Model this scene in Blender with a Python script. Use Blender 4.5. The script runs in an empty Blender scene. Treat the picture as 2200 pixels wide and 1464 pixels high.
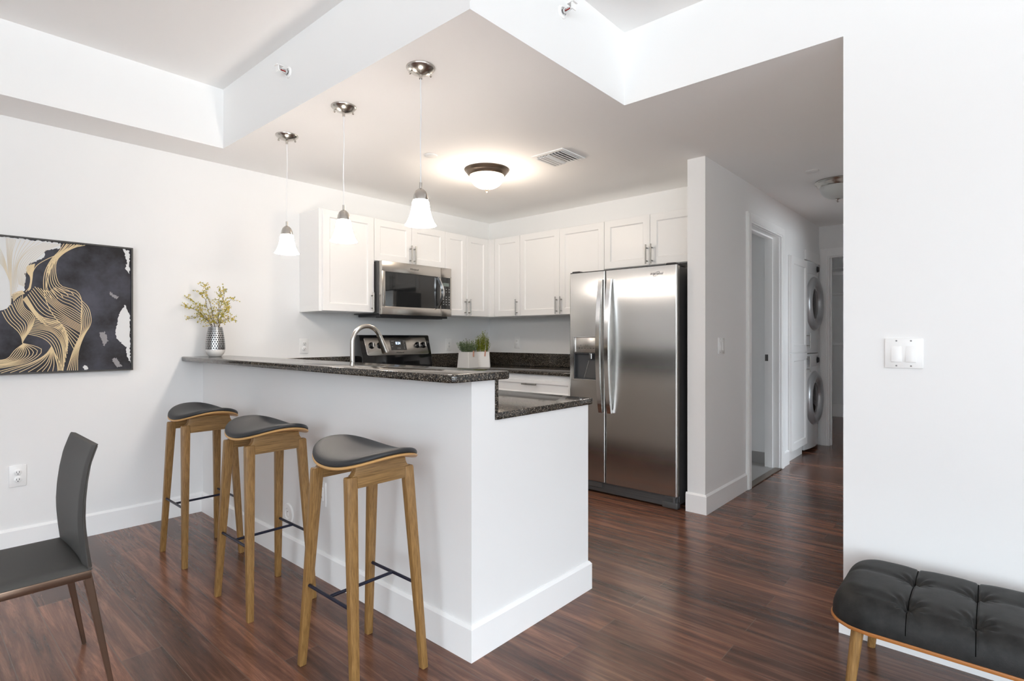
import bpy, bmesh, math, random
from mathutils import Vector, Matrix
from mathutils.geometry import tessellate_polygon

C = bpy.context.scene.collection
SC = bpy.context.scene
PI = math.pi
random.seed(7)

# ------------------------------------------------------------------ camera, world, lights, exposure
cam_d = bpy.data.cameras.new('camera')
cam = bpy.data.objects.new('camera', cam_d)
C.objects.link(cam)
cam.location = (0, 0, 1.21)
cam.rotation_euler = (PI / 2, 0, math.radians(41.405 - 90))
cam_d.sensor_width = 36.0
cam_d.lens = 1176.36 / 2200 * 36
cam_d.shift_y = -8.2 / 2200
cam_d.clip_start = 0.02
SC.camera = cam
SC.view_settings.view_transform = 'Standard'
SC.view_settings.look = 'None'
SC.view_settings.gamma = 1.0
SC.view_settings.exposure = 0.50
SC.cycles.use_denoising = True
SC.cycles.max_bounces = 14
SC.cycles.diffuse_bounces = 10
SC.cycles.glossy_bounces = 4
SC.cycles.sample_clamp_indirect = 6.0
SC.cycles.caustics_reflective = False
SC.cycles.caustics_refractive = False

SKY = 4.3
PENDANT_GLOW = 30.0
PENDANT_W = 1.5
DOME_GLOW = 0.8
DOME_W = 10.5

world = bpy.data.worlds.new('overcast_sky')
SC.world = world
world.use_nodes = True
wn, wl = world.node_tree.nodes, world.node_tree.links
wn.clear()
w_out = wn.new('ShaderNodeOutputWorld')
w_bg = wn.new('ShaderNodeBackground')
w_tc = wn.new('ShaderNodeTexCoord')
w_sep = wn.new('ShaderNodeSeparateXYZ')
w_noise = wn.new('ShaderNodeTexNoise')
w_noise.inputs['Scale'].default_value = 5.0
w_add = wn.new('ShaderNodeMath')
w_add.operation = 'MULTIPLY_ADD'
w_add.inputs[1].default_value = -0.06
w_half = wn.new('ShaderNodeMath')
w_half.operation = 'MULTIPLY_ADD'
w_half.inputs[1].default_value = 0.5
w_half.inputs[2].default_value = 0.53
w_ramp = wn.new('ShaderNodeValToRGB')
e = w_ramp.color_ramp.elements
e[0].position = 0.30; e[0].color = (1.25, 1.38, 1.46, 1)       # made-up ground glow, added to throw light up at the ceilings
e[1].position = 0.56; e[1].color = (1.30, 1.46, 1.60, 1)       # bright overcast sky
q = e.new(0.465); q.color = (1.62, 1.78, 1.88, 1)  # added ground glow, strongest near the horizon where it reaches the ceilings
q = e.new(0.485); q.color = (0.09, 0.095, 0.09, 1)            # dark tree line
q = e.new(0.515); q.color = (0.10, 0.105, 0.105, 1)
wl.new(w_tc.outputs['Generated'], w_sep.inputs[0])
wl.new(w_tc.outputs['Generated'], w_noise.inputs['Vector'])
wl.new(w_noise.outputs['Fac'], w_add.inputs[0])
wl.new(w_sep.outputs['Z'], w_add.inputs[2])
wl.new(w_add.outputs[0], w_half.inputs[0])
wl.new(w_half.outputs[0], w_ramp.inputs[0])
wl.new(w_ramp.outputs[0], w_bg.inputs['Color'])
w_bg.inputs['Strength'].default_value = SKY
wl.new(w_bg.outputs[0], w_out.inputs[0])


def area(name, loc, rot, sx, sy, watts=0, col=(1, 1, 1), portal=False):
    d = bpy.data.lights.new(name, 'AREA')
    d.shape = 'RECTANGLE'
    d.size, d.size_y = sx, sy
    d.energy = watts
    d.color = col
    o = bpy.data.objects.new(name, d)
    C.objects.link(o)
    o.location = loc
    o.rotation_euler = rot
    if portal:
        d.cycles.is_portal = True
    return o


# daylight enters through the openings behind the camera (portals guide the sky light)
area('portal_dining_glass_doors', (-4.06, -2.1, 1.25), (0, -PI / 2, 0), 2.4, 4.6, portal=True)
area('portal_living_windows', (-1.1, -5.56, 1.25), (PI / 2, 0, 0), 4.8, 2.4, portal=True)
area('portal_bedroom_window', (5.4, -2.36, 1.4), (PI / 2, 0, 0), 2.4, 1.8, portal=True)


def point(name, loc, watts, col, r=0.03, parent=None):
    d = bpy.data.lights.new(name, 'POINT')
    d.energy = watts
    d.color = col
    d.shadow_soft_size = r
    o = bpy.data.objects.new(name, d)
    C.objects.link(o)
    o.location = loc
    if parent:
        o.parent = parent
    return o


# ------------------------------------------------------------------ materials
MATS = {}


def nodes_of(m):
    return m.node_tree.nodes, m.node_tree.links


def mat(name, col, rough=0.5, metal=0.0, spec=0.5, bump=0.0, bscale=200.0, coat=0.0, emit=None, estr=0.0, sheen=0.0, aniso=0.0):
    m = bpy.data.materials.new(name)
    m.use_nodes = True
    n, l = nodes_of(m)
    b = n['Principled BSDF']
    b.inputs['Base Color'].default_value = (*col, 1)
    b.inputs['Roughness'].default_value = rough
    b.inputs['Metallic'].default_value = metal
    b.inputs['Specular IOR Level'].default_value = spec
    b.inputs['Coat Weight'].default_value = coat
    b.inputs['Sheen Weight'].default_value = sheen
    b.inputs['Anisotropic'].default_value = aniso
    if emit:
        b.inputs['Emission Color'].default_value = (*emit, 1)
        b.inputs['Emission Strength'].default_value = estr
    if bump:
        tc = n.new('ShaderNodeTexCoord')
        no = n.new('ShaderNodeTexNoise')
        no.inputs['Scale'].default_value = bscale
        no.inputs['Detail'].default_value = 4
        bp = n.new('ShaderNodeBump')
        bp.inputs['Strength'].default_value = bump
        bp.inputs['Distance'].default_value = 0.002
        l.new(tc.outputs['Object'], no.inputs['Vector'])
        l.new(no.outputs['Fac'], bp.inputs['Height'])
        l.new(bp.outputs[0], b.inputs['Normal'])
    MATS[name] = m
    return m


def mottle(m, c0, c1, scale, stretch=(1, 1, 1), detail=6, lo=0.35, hi=0.65, rough=None):
    """colour varies between c0 and c1 by a stretched noise"""
    n, l = nodes_of(m)
    b = n['Principled BSDF']
    tc = n.new('ShaderNodeTexCoord')
    mp = n.new('ShaderNodeMapping')
    mp.inputs['Scale'].default_value = stretch
    no = n.new('ShaderNodeTexNoise')
    no.inputs['Scale'].default_value = scale
    no.inputs['Detail'].default_value = detail
    no.inputs['Roughness'].default_value = 0.62
    rp = n.new('ShaderNodeValToRGB')
    rp.color_ramp.elements[0].position = lo
    rp.color_ramp.elements[0].color = (*c0, 1)
    rp.color_ramp.elements[1].position = hi
    rp.color_ramp.elements[1].color = (*c1, 1)
    l.new(tc.outputs['Object'], mp.inputs['Vector'])
    l.new(mp.outputs[0], no.inputs['Vector'])
    l.new(no.outputs['Fac'], rp.inputs[0])
    l.new(rp.outputs[0], b.inputs['Base Color'])
    return m


M_wall = mat('white_wall_paint', (0.845, 0.845, 0.84), 0.55, spec=0.3, bump=0.06, bscale=90)
M_ceil = mat('white_ceiling_paint', (0.925, 0.92, 0.91), 0.8, spec=0.2)
M_trim = mat('white_trim_paint', (0.91, 0.91, 0.905), 0.32, spec=0.4)
M_cab = mat('white_cabinet_lacquer', (0.86, 0.855, 0.845), 0.35, spec=0.4)
M_plate = mat('white_plastic', (0.88, 0.88, 0.87), 0.3)
M_slot = mat('dark_slot', (0.03, 0.03, 0.03), 0.6)
M_nick = mat('brushed_nickel', (0.56, 0.53, 0.49), 0.24, metal=1.0)
M_pull = mat('dark_brushed_steel', (0.34, 0.33, 0.31), 0.3, metal=1.0)
M_steel = mat('stainless_steel', (0.60, 0.585, 0.56), 0.22, metal=1.0, aniso=0.88)
n, l = nodes_of(M_steel)
tg = n.new('ShaderNodeTangent')
tg.direction_type = 'RADIAL'
tg.axis = 'Z'
l.new(tg.outputs[0], n['Principled BSDF'].inputs['Tangent'])
M_steel2 = mat('warm_stainless_steel', (0.55, 0.52, 0.485), 0.27, metal=1.0)
M_chrome = mat('polished_steel', (0.78, 0.78, 0.78), 0.12, metal=1.0)
M_black = mat('black_enamel', (0.008, 0.008, 0.009), 0.12, coat=0.3)
M_blackm = mat('black_plastic', (0.02, 0.02, 0.022), 0.4)
M_dgrey = mat('dark_grey_steel', (0.10, 0.10, 0.10), 0.38, metal=0.3)
M_cav = mat('charcoal_plastic', (0.06, 0.062, 0.066), 0.4)
M_thread = mat('matt_black_thread', (0.002, 0.002, 0.002), 1.0, spec=0.0)
M_grey = mat('grey_plastic', (0.22, 0.22, 0.22), 0.42)
M_glassblk = mat('black_glass', (0.012, 0.013, 0.014), 0.04, spec=0.7)
M_bronze = mat('polished_bronze', (0.20, 0.135, 0.098), 0.22, metal=0.85)
M_oldbr = mat('aged_bronze', (0.22, 0.17, 0.13), 0.32, metal=0.9)
M_navy = mat('dark_navy_metal', (0.006, 0.008, 0.025), 0.35)
M_leather = mat('black_leather', (0.022, 0.023, 0.025), 0.5, bump=0.35, bscale=420)
M_vinyl = mat('worn_black_leather', (0.02, 0.02, 0.02), 0.5, spec=0.3, bump=0.2, bscale=300)
mottle(M_vinyl, (0.006, 0.006, 0.0058), (0.022, 0.0215, 0.020), 26, lo=0.3, hi=0.75)
M_fabric = mat('grey_upholstery', (0.062, 0.06, 0.056), 0.55, bump=0.5, bscale=900)
M_oak = mat('oak_wood', (0.36, 0.22, 0.10), 0.42)
mottle(M_oak, (0.17, 0.088, 0.026), (0.39, 0.222, 0.078), 22, (9, 9, 0.45), lo=0.3, hi=0.72)
M_oakr = mat('oak_wood_rail', (0.36, 0.22, 0.10), 0.42)
mottle(M_oakr, (0.16, 0.088, 0.030), (0.38, 0.225, 0.085), 22, (0.45, 9, 9), lo=0.3, hi=0.72)
M_ply = mat('light_plywood', (0.62, 0.36, 0.14), 0.4)
M_rust = mat('orange_brown_wood', (0.40, 0.155, 0.04), 0.4)
M_cord = mat('white_cord', (0.8, 0.8, 0.8), 0.4)
M_disp = mat('lit_blue_digits', (0.02, 0.03, 0.05), 0.4, emit=(0.55, 0.75, 1.0), estr=2.2)
M_lcd = mat('dim_lcd_panel', (0.16, 0.20, 0.19), 0.3)
M_mark = mat('pale_grey_print', (0.42, 0.42, 0.42), 0.5)
M_logo = mat('dark_logo_print', (0.05, 0.05, 0.05), 0.4)
M_red = mat('red_glass_bulb', (0.28, 0.01, 0.01), 0.1)
M_tile = mat('grey_floor_tile', (0.34, 0.33, 0.32), 0.35)
M_soil = mat('dark_soil', (0.03, 0.022, 0.015), 0.9)
M_twig = mat('dark_twig_bark', (0.035, 0.022, 0.02), 0.7)
M_blos = mat('yellow_green_blossom', (0.55, 0.42, 0.06), 0.6)
mottle(M_blos, (0.33, 0.34, 0.05), (0.74, 0.55, 0.09), 60, lo=0.42, hi=0.58)
M_leafg = mat('grey_green_leaf', (0.12, 0.20, 0.09), 0.6)
mottle(M_leafg, (0.12, 0.20, 0.09), (0.36, 0.43, 0.22), 70, lo=0.4, hi=0.62)
M_leafy = mat('yellow_green_leaf', (0.22, 0.28, 0.02), 0.5)
mottle(M_leafy, (0.18, 0.23, 0.015), (0.48, 0.50, 0.06), 70, lo=0.4, hi=0.62)
M_pot = mat('white_ceramic', (0.80, 0.78, 0.75), 0.45)
M_peg = mat('pink_wood_peg', (0.62, 0.33, 0.24), 0.6)
M_gold = mat('gold_line_paint', (0.74, 0.58, 0.34), 0.45)
M_goldp = mat('pale_gold_line_paint', (0.68, 0.60, 0.46), 0.5)
M_white = mat('white_canvas_paint', (0.74, 0.75, 0.75), 0.7)
M_smear = mat('pale_grey_canvas_smear', (0.30, 0.29, 0.30), 0.8)
M_canvas = mat('dark_canvas_paint', (0.03, 0.03, 0.035), 0.75)
mottle(M_canvas, (0.013, 0.0115, 0.0125), (0.078, 0.080, 0.104), 4.2, lo=0.36, hi=0.68, detail=8)
M_pframe = mat('dark_picture_frame', (0.05, 0.047, 0.043), 0.4)
M_shade = mat('lit_white_glass', (0.9, 0.9, 0.88), 0.3, emit=(1.0, 0.90, 0.82), estr=PENDANT_GLOW)
M_dome = mat('lit_cream_glass', (0.9, 0.86, 0.78), 0.3, emit=(1.0, 0.84, 0.62), estr=DOME_GLOW)
M_domeoff = mat('unlit_frosted_glass', (0.62, 0.64, 0.62), 0.35)
M_washer = mat('white_appliance_enamel', (0.74, 0.76, 0.77), 0.25)
M_ring = mat('silver_door_ring', (0.55, 0.57, 0.59), 0.28, metal=0.55)

# floor: dark red-brown planks running along Y
M_floor = bpy.data.materials.new('walnut_plank_floor')
M_floor.use_nodes = True
n, l = nodes_of(M_floor)
b = n['Principled BSDF']
tc = n.new('ShaderNodeTexCoord')
sp = n.new('ShaderNodeSeparateXYZ')
cb = n.new('ShaderNodeCombineXYZ')
l.new(tc.outputs['Object'], sp.inputs[0])
l.new(sp.outputs['Y'], cb.inputs['X'])
ax = n.new('ShaderNodeMath'); ax.operation = 'ADD'; ax.inputs[1].default_value = 10.0 + 0.135 - 0.711 % 0.135
l.new(sp.outputs['X'], ax.inputs[0])
l.new(ax.outputs[0], cb.inputs['Y'])
br = n.new('ShaderNodeTexBrick')
br.inputs['Scale'].default_value = 1.0
br.inputs['Brick Width'].default_value = 1.22
br.inputs['Row Height'].default_value = 0.135
br.inputs['Mortar Size'].default_value = 0.0014
br.inputs['Mortar Smooth'].default_value = 0.2
br.offset = 0.37
br.offset_frequency = 2
br.squash = 1.0
br.inputs['Color1'].default_value = (0, 0, 0, 1)
br.inputs['Color2'].default_value = (1, 1, 1, 1)
br.inputs['Mortar'].default_value = (0.5, 0.5, 0.5, 1)
l.new(cb.outputs[0], br.inputs['Vector'])
# long grain, shifted per plank
rowf = n.new('ShaderNodeMath'); rowf.operation = 'DIVIDE'; rowf.inputs[1].default_value = 0.135
l.new(ax.outputs[0], rowf.inputs[0])
fl = n.new('ShaderNodeMath'); fl.operation = 'FLOOR'
l.new(rowf.outputs[0], fl.inputs[0])
sh = n.new('ShaderNodeMath'); sh.operation = 'MULTIPLY'; sh.inputs[1].default_value = 7.31
l.new(fl.outputs[0], sh.inputs[0])
gv = n.new('ShaderNodeCombineXYZ')
gy = n.new('ShaderNodeMath'); gy.operation = 'MULTIPLY_ADD'; gy.inputs[1].default_value = 0.75
l.new(sp.outputs['Y'], gy.inputs[0]); l.new(sh.outputs[0], gy.inputs[2])
gx = n.new('ShaderNodeMath'); gx.operation = 'MULTIPLY'; gx.inputs[1].default_value = 11.5
l.new(sp.outputs['X'], gx.inputs[0])
l.new(gx.outputs[0], gv.inputs['X']); l.new(gy.outputs[0], gv.inputs['Y']); l.new(sh.outputs[0], gv.inputs['Z'])
g1 = n.new('ShaderNodeTexNoise'); g1.inputs['Scale'].default_value = 2.1; g1.inputs['Detail'].default_value = 9; g1.inputs['Roughness'].default_value = 0.72; g1.inputs['Distortion'].default_value = 0.5
l.new(gv.outputs[0], g1.inputs['Vector'])
rp = n.new('ShaderNodeValToRGB')
e = rp.color_ramp.elements
e[0].position = 0.28; e[0].color = (0.036, 0.020, 0.0155, 1)
e[1].position = 0.74; e[1].color = (0.385, 0.190, 0.118, 1)
x = e.new(0.50); x.color = (0.155, 0.071, 0.045, 1)
l.new(g1.outputs['Fac'], rp.inputs[0])
mx = n.new('ShaderNodeMix'); mx.data_type = 'RGBA'; mx.blend_type = 'MULTIPLY'; mx.inputs['Factor'].default_value = 1.0
pr = n.new('ShaderNodeValToRGB')
pr.color_ramp.elements[0].color = (0.58, 0.60, 0.64, 1)
pr.color_ramp.elements[1].color = (1.25, 1.15, 1.10, 1)
l.new(br.outputs['Color'], pr.inputs[0])
l.new(rp.outputs[0], mx.inputs['A']); l.new(pr.outputs[0], mx.inputs['B'])
mm = n.new('ShaderNodeMix'); mm.data_type = 'RGBA'
mm.inputs['B'].default_value = (0.15, 0.095, 0.072, 1)
l.new(br.outputs['Fac'], mm.inputs['Factor']); l.new(mx.outputs['Result'], mm.inputs['A'])
l.new(mm.outputs['Result'], b.inputs['Base Color'])
b.inputs['Roughness'].default_value = 0.23
b.inputs['Specular IOR Level'].default_value = 0.5
bp = n.new('ShaderNodeBump'); bp.inputs['Strength'].default_value = 0.12; bp.inputs['Distance'].default_value = 0.002
l.new(g1.outputs['Fac'], bp.inputs['Height']); l.new(bp.outputs[0], b.inputs['Normal'])

# granite: near black with grey-green and brown flecks
M_gran = bpy.data.materials.new('speckled_black_granite')
M_gran.use_nodes = True
n, l = nodes_of(M_gran)
b = n['Principled BSDF']
tc = n.new('ShaderNodeTexCoord')
v1 = n.new('ShaderNodeTexVoronoi'); v1.inputs['Scale'].default_value = 290
n1 = n.new('ShaderNodeTexNoise'); n1.inputs['Scale'].default_value = 170; n1.inputs['Detail'].default_value = 5
l.new(tc.outputs['Object'], v1.inputs['Vector']); l.new(tc.outputs['Object'], n1.inputs['Vector'])
r1 = n.new('ShaderNodeValToRGB')
e = r1.color_ramp.elements
e[0].position = 0.44; e[0].color = (0.010, 0.010, 0.010, 1)
e[1].position = 0.76; e[1].color = (0.24, 0.22, 0.19, 1)
x = e.new(0.55); x.color = (0.030, 0.026, 0.021, 1)
x = e.new(0.63); x.color = (0.10, 0.075, 0.05, 1)
sepc = n.new('ShaderNodeSeparateColor')
l.new(v1.outputs['Color'], sepc.inputs[0])
ad = n.new('ShaderNodeMath'); ad.operation = 'MULTIPLY_ADD'; ad.inputs[1].default_value = 0.30
l.new(sepc.outputs[0], ad.inputs[0])
sb = n.new('ShaderNodeMath'); sb.operation = 'SUBTRACT'; sb.inputs[1].default_value = 0.12
l.new(n1.outputs['Fac'], sb.inputs[0]); l.new(sb.outputs[0], ad.inputs[2])
l.new(ad.outputs[0], r1.inputs[0])
l.new(r1.outputs[0], b.inputs['Base Color'])
b.inputs['Roughness'].default_value = 0.10

# vase: silver band pierced by a honeycomb of dark cells
M_vase = bpy.data.materials.new('silver_honeycomb')
M_vase.use_nodes = True
n, l = nodes_of(M_vase)
b = n['Principled BSDF']
tc = n.new('ShaderNodeTexCoord')
sp = n.new('ShaderNodeSeparateXYZ')
l.new(tc.outputs['Object'], sp.inputs[0])
at = n.new('ShaderNodeMath'); at.operation = 'ARCTAN2'
l.new(sp.outputs['Y'], at.inputs[0]); l.new(sp.outputs['X'], at.inputs[1])


def mnode(op, a, bb=None, c=None):
    q = n.new('ShaderNodeMath'); q.operation = op
    for k, val in enumerate((a, bb, c)):
        if val is None:
            continue
        if isinstance(val, (int, float)):
            q.inputs[k].default_value = val
        else:
            l.new(val, q.inputs[k])
    return q.outputs[0]


U = mnode('MULTIPLY', at.outputs[0], 24 / (2 * PI))
V = mnode('MULTIPLY', sp.outputs['Z'], 1 / (0.0165 * 1.732))


def dist(off):
    fu = mnode('SUBTRACT', mnode('FRACT', mnode('ADD', U, off + 20)), 0.5)
    fv = mnode('MULTIPLY', mnode('SUBTRACT', mnode('FRACT', mnode('ADD', V, off + 20)), 0.5), 1.732)
    return mnode('SQRT', mnode('ADD', mnode('MULTIPLY', fu, fu), mnode('MULTIPLY', fv, fv)))


dm = mnode('MINIMUM', dist(0.0), dist(0.5))
cell = mnode('LESS_THAN', dm, 0.36)
mx = n.new('ShaderNodeMix'); mx.data_type = 'RGBA'
mx.inputs['A'].default_value = (0.52, 0.52, 0.52, 1); mx.inputs['B'].default_value = (0.03, 0.03, 0.03, 1)
l.new(cell, mx.inputs['Factor']); l.new(mx.outputs['Result'], b.inputs['Base Color'])
mt = mnode('SUBTRACT', 1.0, cell)
l.new(mt, b.inputs['Metallic'])
b.inputs['Roughness'].default_value = 0.28


# ------------------------------------------------------------------ mesh helper
class G:
    def __init__(s):
        s.bm = bmesh.new()
        s.mi = 0

    def _merge(s, o):
        for f in o.faces:
            f.material_index = s.mi
        me = bpy.data.meshes.new('tmp')
        o.to_mesh(me)
        o.free()
        s.bm.from_mesh(me)
        bpy.data.meshes.remove(me)
        return s

    def box(s, x0, x1, y0, y1, z0, z1, bev=0.0, seg=2, rot=None, piv=None):
        o = bmesh.new()
        bmesh.ops.create_cube(o, size=1.0)
        for v in o.verts:
            v.co = Vector((x0 + (v.co.x + .5) * (x1 - x0), y0 + (v.co.y + .5) * (y1 - y0), z0 + (v.co.z + .5) * (z1 - z0)))
        if bev:
            bmesh.ops.bevel(o, geom=list(o.edges), offset=bev, segments=seg, affect='EDGES', profile=0.5)
        if rot is not None:
            bmesh.ops.rotate(o, verts=o.verts, cent=piv or (0, 0, 0), matrix=rot)
        return s._merge(o)

    def prism(s, poly, fn, bev=0.0, seg=2):
        """poly: 2D points; fn(p, t) -> 3D for t in 0,1"""
        o = bmesh.new()
        a = [o.verts.new(fn(p, 0)) for p in poly]
        c = [o.verts.new(fn(p, 1)) for p in poly]
        k = len(poly)
        o.faces.new(a)
        o.faces.new(c[::-1])
        for i in range(k):
            o.faces.new((a[i], c[i], c[(i + 1) % k], a[(i + 1) % k]))
        bmesh.ops.recalc_face_normals(o, faces=o.faces)
        if bev:
            ed = [e for e in o.edges if len(e.link_faces) == 2 and e.calc_face_angle(0) > 0.6]
            bmesh.ops.bevel(o, geom=ed, offset=bev, segments=seg, affect='EDGES', profile=0.5)
        return s._merge(o)

    def lathe(s, prof, cen=(0, 0, 0), seg=28, axis='Z', caps=True, M=None):
        o = bmesh.new()
        rings = []
        for r, z in prof:
            if r < 1e-6:
                rings.append([o.verts.new((0, 0, z))])
            else:
                rings.append([o.verts.new((r * math.cos(2 * PI * i / seg), r * math.sin(2 * PI * i / seg), z)) for i in range(seg)])
        for a, c in zip(rings[:-1], rings[1:]):
            for i in range(seg):
                j = (i + 1) % seg
                if len(a) == 1 and len(c) == 1:
                    continue
                if len(a) == 1:
                    o.faces.new((a[0], c[i], c[j]))
                elif len(c) == 1:
                    o.faces.new((a[i], a[j], c[0]))
                else:
                    o.faces.new((a[i], a[j], c[j], c[i]))
        if caps:
            for q in (rings[0], rings[-1]):
                if len(q) > 2:
                    o.faces.new(q)
        bmesh.ops.recalc_face_normals(o, faces=o.faces)
        if M is None:
            if axis == 'X':
                M = Matrix.Rotation(PI / 2, 4, 'Y')
            elif axis == 'Y':
                M = Matrix.Rotation(-PI / 2, 4, 'X')
            else:
                M = Matrix.Identity(4)
        bmesh.ops.transform(o, verts=o.verts, matrix=Matrix.Translation(cen) @ M)
        return s._merge(o)

    def cyl(s, p0, p1, r0, r1=None, seg=16):
        p0, p1 = Vector(p0), Vector(p1)
        d = p1 - p0
        M = d.to_track_quat('Z', 'Y').to_matrix().to_4x4()
        return s.lathe([(r0, 0), (r0 if r1 is None else r1, d.length)], p0, seg, M=M)

    def tube(s, pts, r, seg=12, flat=None, up=None):
        """swept tube; r number or list; flat=(w,h) gives a rectangular section"""
        pts = [Vector(p) for p in pts]
        o = bmesh.new()
        rings = []
        t0 = None
        nrm = None
        for i, p in enumerate(pts):
            t = (pts[min(i + 1, len(pts) - 1)] - pts[max(i - 1, 0)]).normalized()
            if nrm is None:
                u = Vector(up) if up else (Vector((0, 0, 1)) if abs(t.z) < 0.9 else Vector((1, 0, 0)))
                nrm = (u - t * u.dot(t)).normalized()
            else:
                nrm = (nrm - t * nrm.dot(t)).normalized()
            bn = t.cross(nrm)
            rr = r[i] if isinstance(r, (list, tuple)) else r
            if flat:
                w, h = flat[0] / 2, flat[1] / 2
                ring = [p + bn * sx * w + nrm * sy * h for sx, sy in ((1, 1), (-1, 1), (-1, -1), (1, -1))]
            else:
                ring = [p + (nrm * math.cos(2 * PI * k / seg) + bn * math.sin(2 * PI * k / seg)) * rr for k in range(seg)]
            rings.append([o.verts.new(q) for q in ring])
        kk = len(rings[0])
        for a, c in zip(rings[:-1], rings[1:]):
            for i in range(kk):
                j = (i + 1) % kk
                o.faces.new((a[i], a[j], c[j], c[i]))
        o.faces.new(rings[0][::-1])
        o.faces.new(rings[-1])
        bmesh.ops.recalc_face_normals(o, faces=o.faces)
        return s._merge(o)

    def grid(s, fn, nu, nv, wrap=False):
        o = bmesh.new()
        vs = [[o.verts.new(fn(i / nu, j / nv)) for j in range(nv + 1)] for i in range(nu if wrap else nu + 1)]
        for i in range(nu):
            i2 = (i + 1) % len(vs)
            for j in range(nv):
                o.faces.new((vs[i][j], vs[i2][j], vs[i2][j + 1], vs[i][j + 1]))
        return s._merge(o)

    def poly(s, pts):
        o = bmesh.new()
        vs = [o.verts.new(p) for p in pts]
        for t3 in tessellate_polygon([[Vector((p[0], p[2], 0)) for p in pts]]):
            o.faces.new([vs[i] for i in t3])
        return s._merge(o)

    def shift(s, d):
        bmesh.ops.translate(s.bm, verts=s.bm.verts, vec=Vector(d))
        return s


def obj(name, g, m, parent=None, smooth=None, loc=None, label=None):
    me = bpy.data.meshes.new(name)
    g.bm.to_mesh(me)
    g.bm.free()
    for q in (m if isinstance(m, (list, tuple)) else [m]):
        me.materials.append(q)
    if smooth:
        me.polygons.foreach_set('use_smooth', [True] * len(me.polygons))
        me.set_sharp_from_angle(angle=math.radians(smooth))
    o = bpy.data.objects.new(name, me)
    C.objects.link(o)
    if parent:
        o.parent = parent
    if loc:
        o.location = loc
    if label:
        o['label'] = label
    return o


def tag(o, label, cat, group=None, kind=None):
    o['label'] = label
    o['category'] = cat
    if group:
        o['group'] = group
    if kind:
        o['kind'] = kind
    return o


def thing(name, label, cat, loc=(0, 0, 0), rotz=0.0, group=None):
    o = bpy.data.objects.new(name, None)
    C.objects.link(o)
    o.location = loc
    o.rotation_euler = (0, 0, rotz)
    o.empty_display_size = 0.1
    return tag(o, label, cat, group)


def struct(name, g, m, label=None, smooth=None):
    o = obj(name, g, m, smooth=smooth)
    o['kind'] = 'structure'
    if label:
        o['label'] = label
        o['category'] = name.split('_')[0]
    return o


def kids(o):
    return [c for c in o.children]


def dup(root, loc, label, rotz=None, group=None):
    r = root.copy()
    C.objects.link(r)
    r.location = loc
    if rotz is not None:
        r.rotation_euler = (0, 0, rotz)
    r['label'] = label
    if group:
        r['group'] = group
    for ch in list(root.children):
        c = ch.copy()
        C.objects.link(c)
        c.parent = r
        for gch in list(ch.children):
            d = gch.copy()
            C.objects.link(d)
            d.parent = c
    return r


def text_mesh(name, body, size, m, parent, loc, rot, extrude=0.0006, shear=0.0, align='CENTER', sx=1.0, label=None):
    cu = bpy.data.curves.new(name, 'FONT')
    cu.body = body
    cu.size = size
    cu.extrude = extrude
    cu.shear = shear
    cu.align_x = align
    cu.align_y = 'CENTER'
    t = bpy.data.objects.new('tmp_text', cu)
    C.objects.link(t)
    dg = bpy.context.evaluated_depsgraph_get()
    me = bpy.data.meshes.new_from_object(t.evaluated_get(dg))
    bpy.data.objects.remove(t)
    bpy.data.curves.remove(cu)
    me.name = name
    me.materials.clear()
    me.materials.append(m)
    o = bpy.data.objects.new(name, me)
    C.objects.link(o)
    o.parent = parent
    o.location = loc
    o.rotation_euler = rot
    o.scale = (sx, 1, 1)
    if label:
        o['label'] = label
    return o


# ------------------------------------------------------------------ room shell
YA, XB, H, HT = 4.13, 4.31, 2.44, 2.825
YH0, YH1 = 1.476, 1.602          # hall left wall
XS = 1.435                       # kitchen soffit face
XR = 2.577                       # right wall face
YR = 0.465                       # hall right side
XF = 6.87                        # hall far wall
XM, YM = -4.0, -5.5              # walls behind the camera

g = G().box(XM - .12, 9.7, YM - .12, YA + .12, -0.1, 0.0)
struct('floor', g, M_floor, 'dark red-brown wood plank floor running through dining room and hall')
g = G().box(4.541, 5.375, YH0 + .04, YH1, 0.0, 0.006).box(4.30, 5.47, YH1, 2.6, 0.0, 0.006)
struct('floor.001', g, M_tile, 'grey tiled bathroom floor beyond the hall doorway')
g = G().box(4.541, 5.375, YH0 - .02, YH0 + .04, 0.0, 0.010, bev=.004)
struct('trim_1', g, M_oldbr, 'dark threshold strip under the hall doorway')

g = G()
g.box(XS, XR, YH0, YA, H, HT + .1)                     # kitchen soffit
g.box(XR, 9.7, YR, YA + .12, H, HT + .1)
g.box(XR + .12, 9.7, YR - .12, YR, H, HT + .1)          # low ceiling over kitchen back and hall
g.box(XM - .12, XS, 3.78, YA, H, HT + .1)              # strip along the left wall
g.box(XM - .12, XR + .12, YM - .12, 3.9, HT, HT + .1)   # raised tray
g.box(XR + .12, 9.7, -2.42, YR - .12, H, HT + .1)    # bedroom
for f in g.bm.faces:
    if abs(f.normal.z) < .5:
        f.material_index = 1
struct('ceiling', g, [M_ceil, M_wall], 'white ceiling with a raised tray over the dining room and a lower kitchen part')

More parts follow.
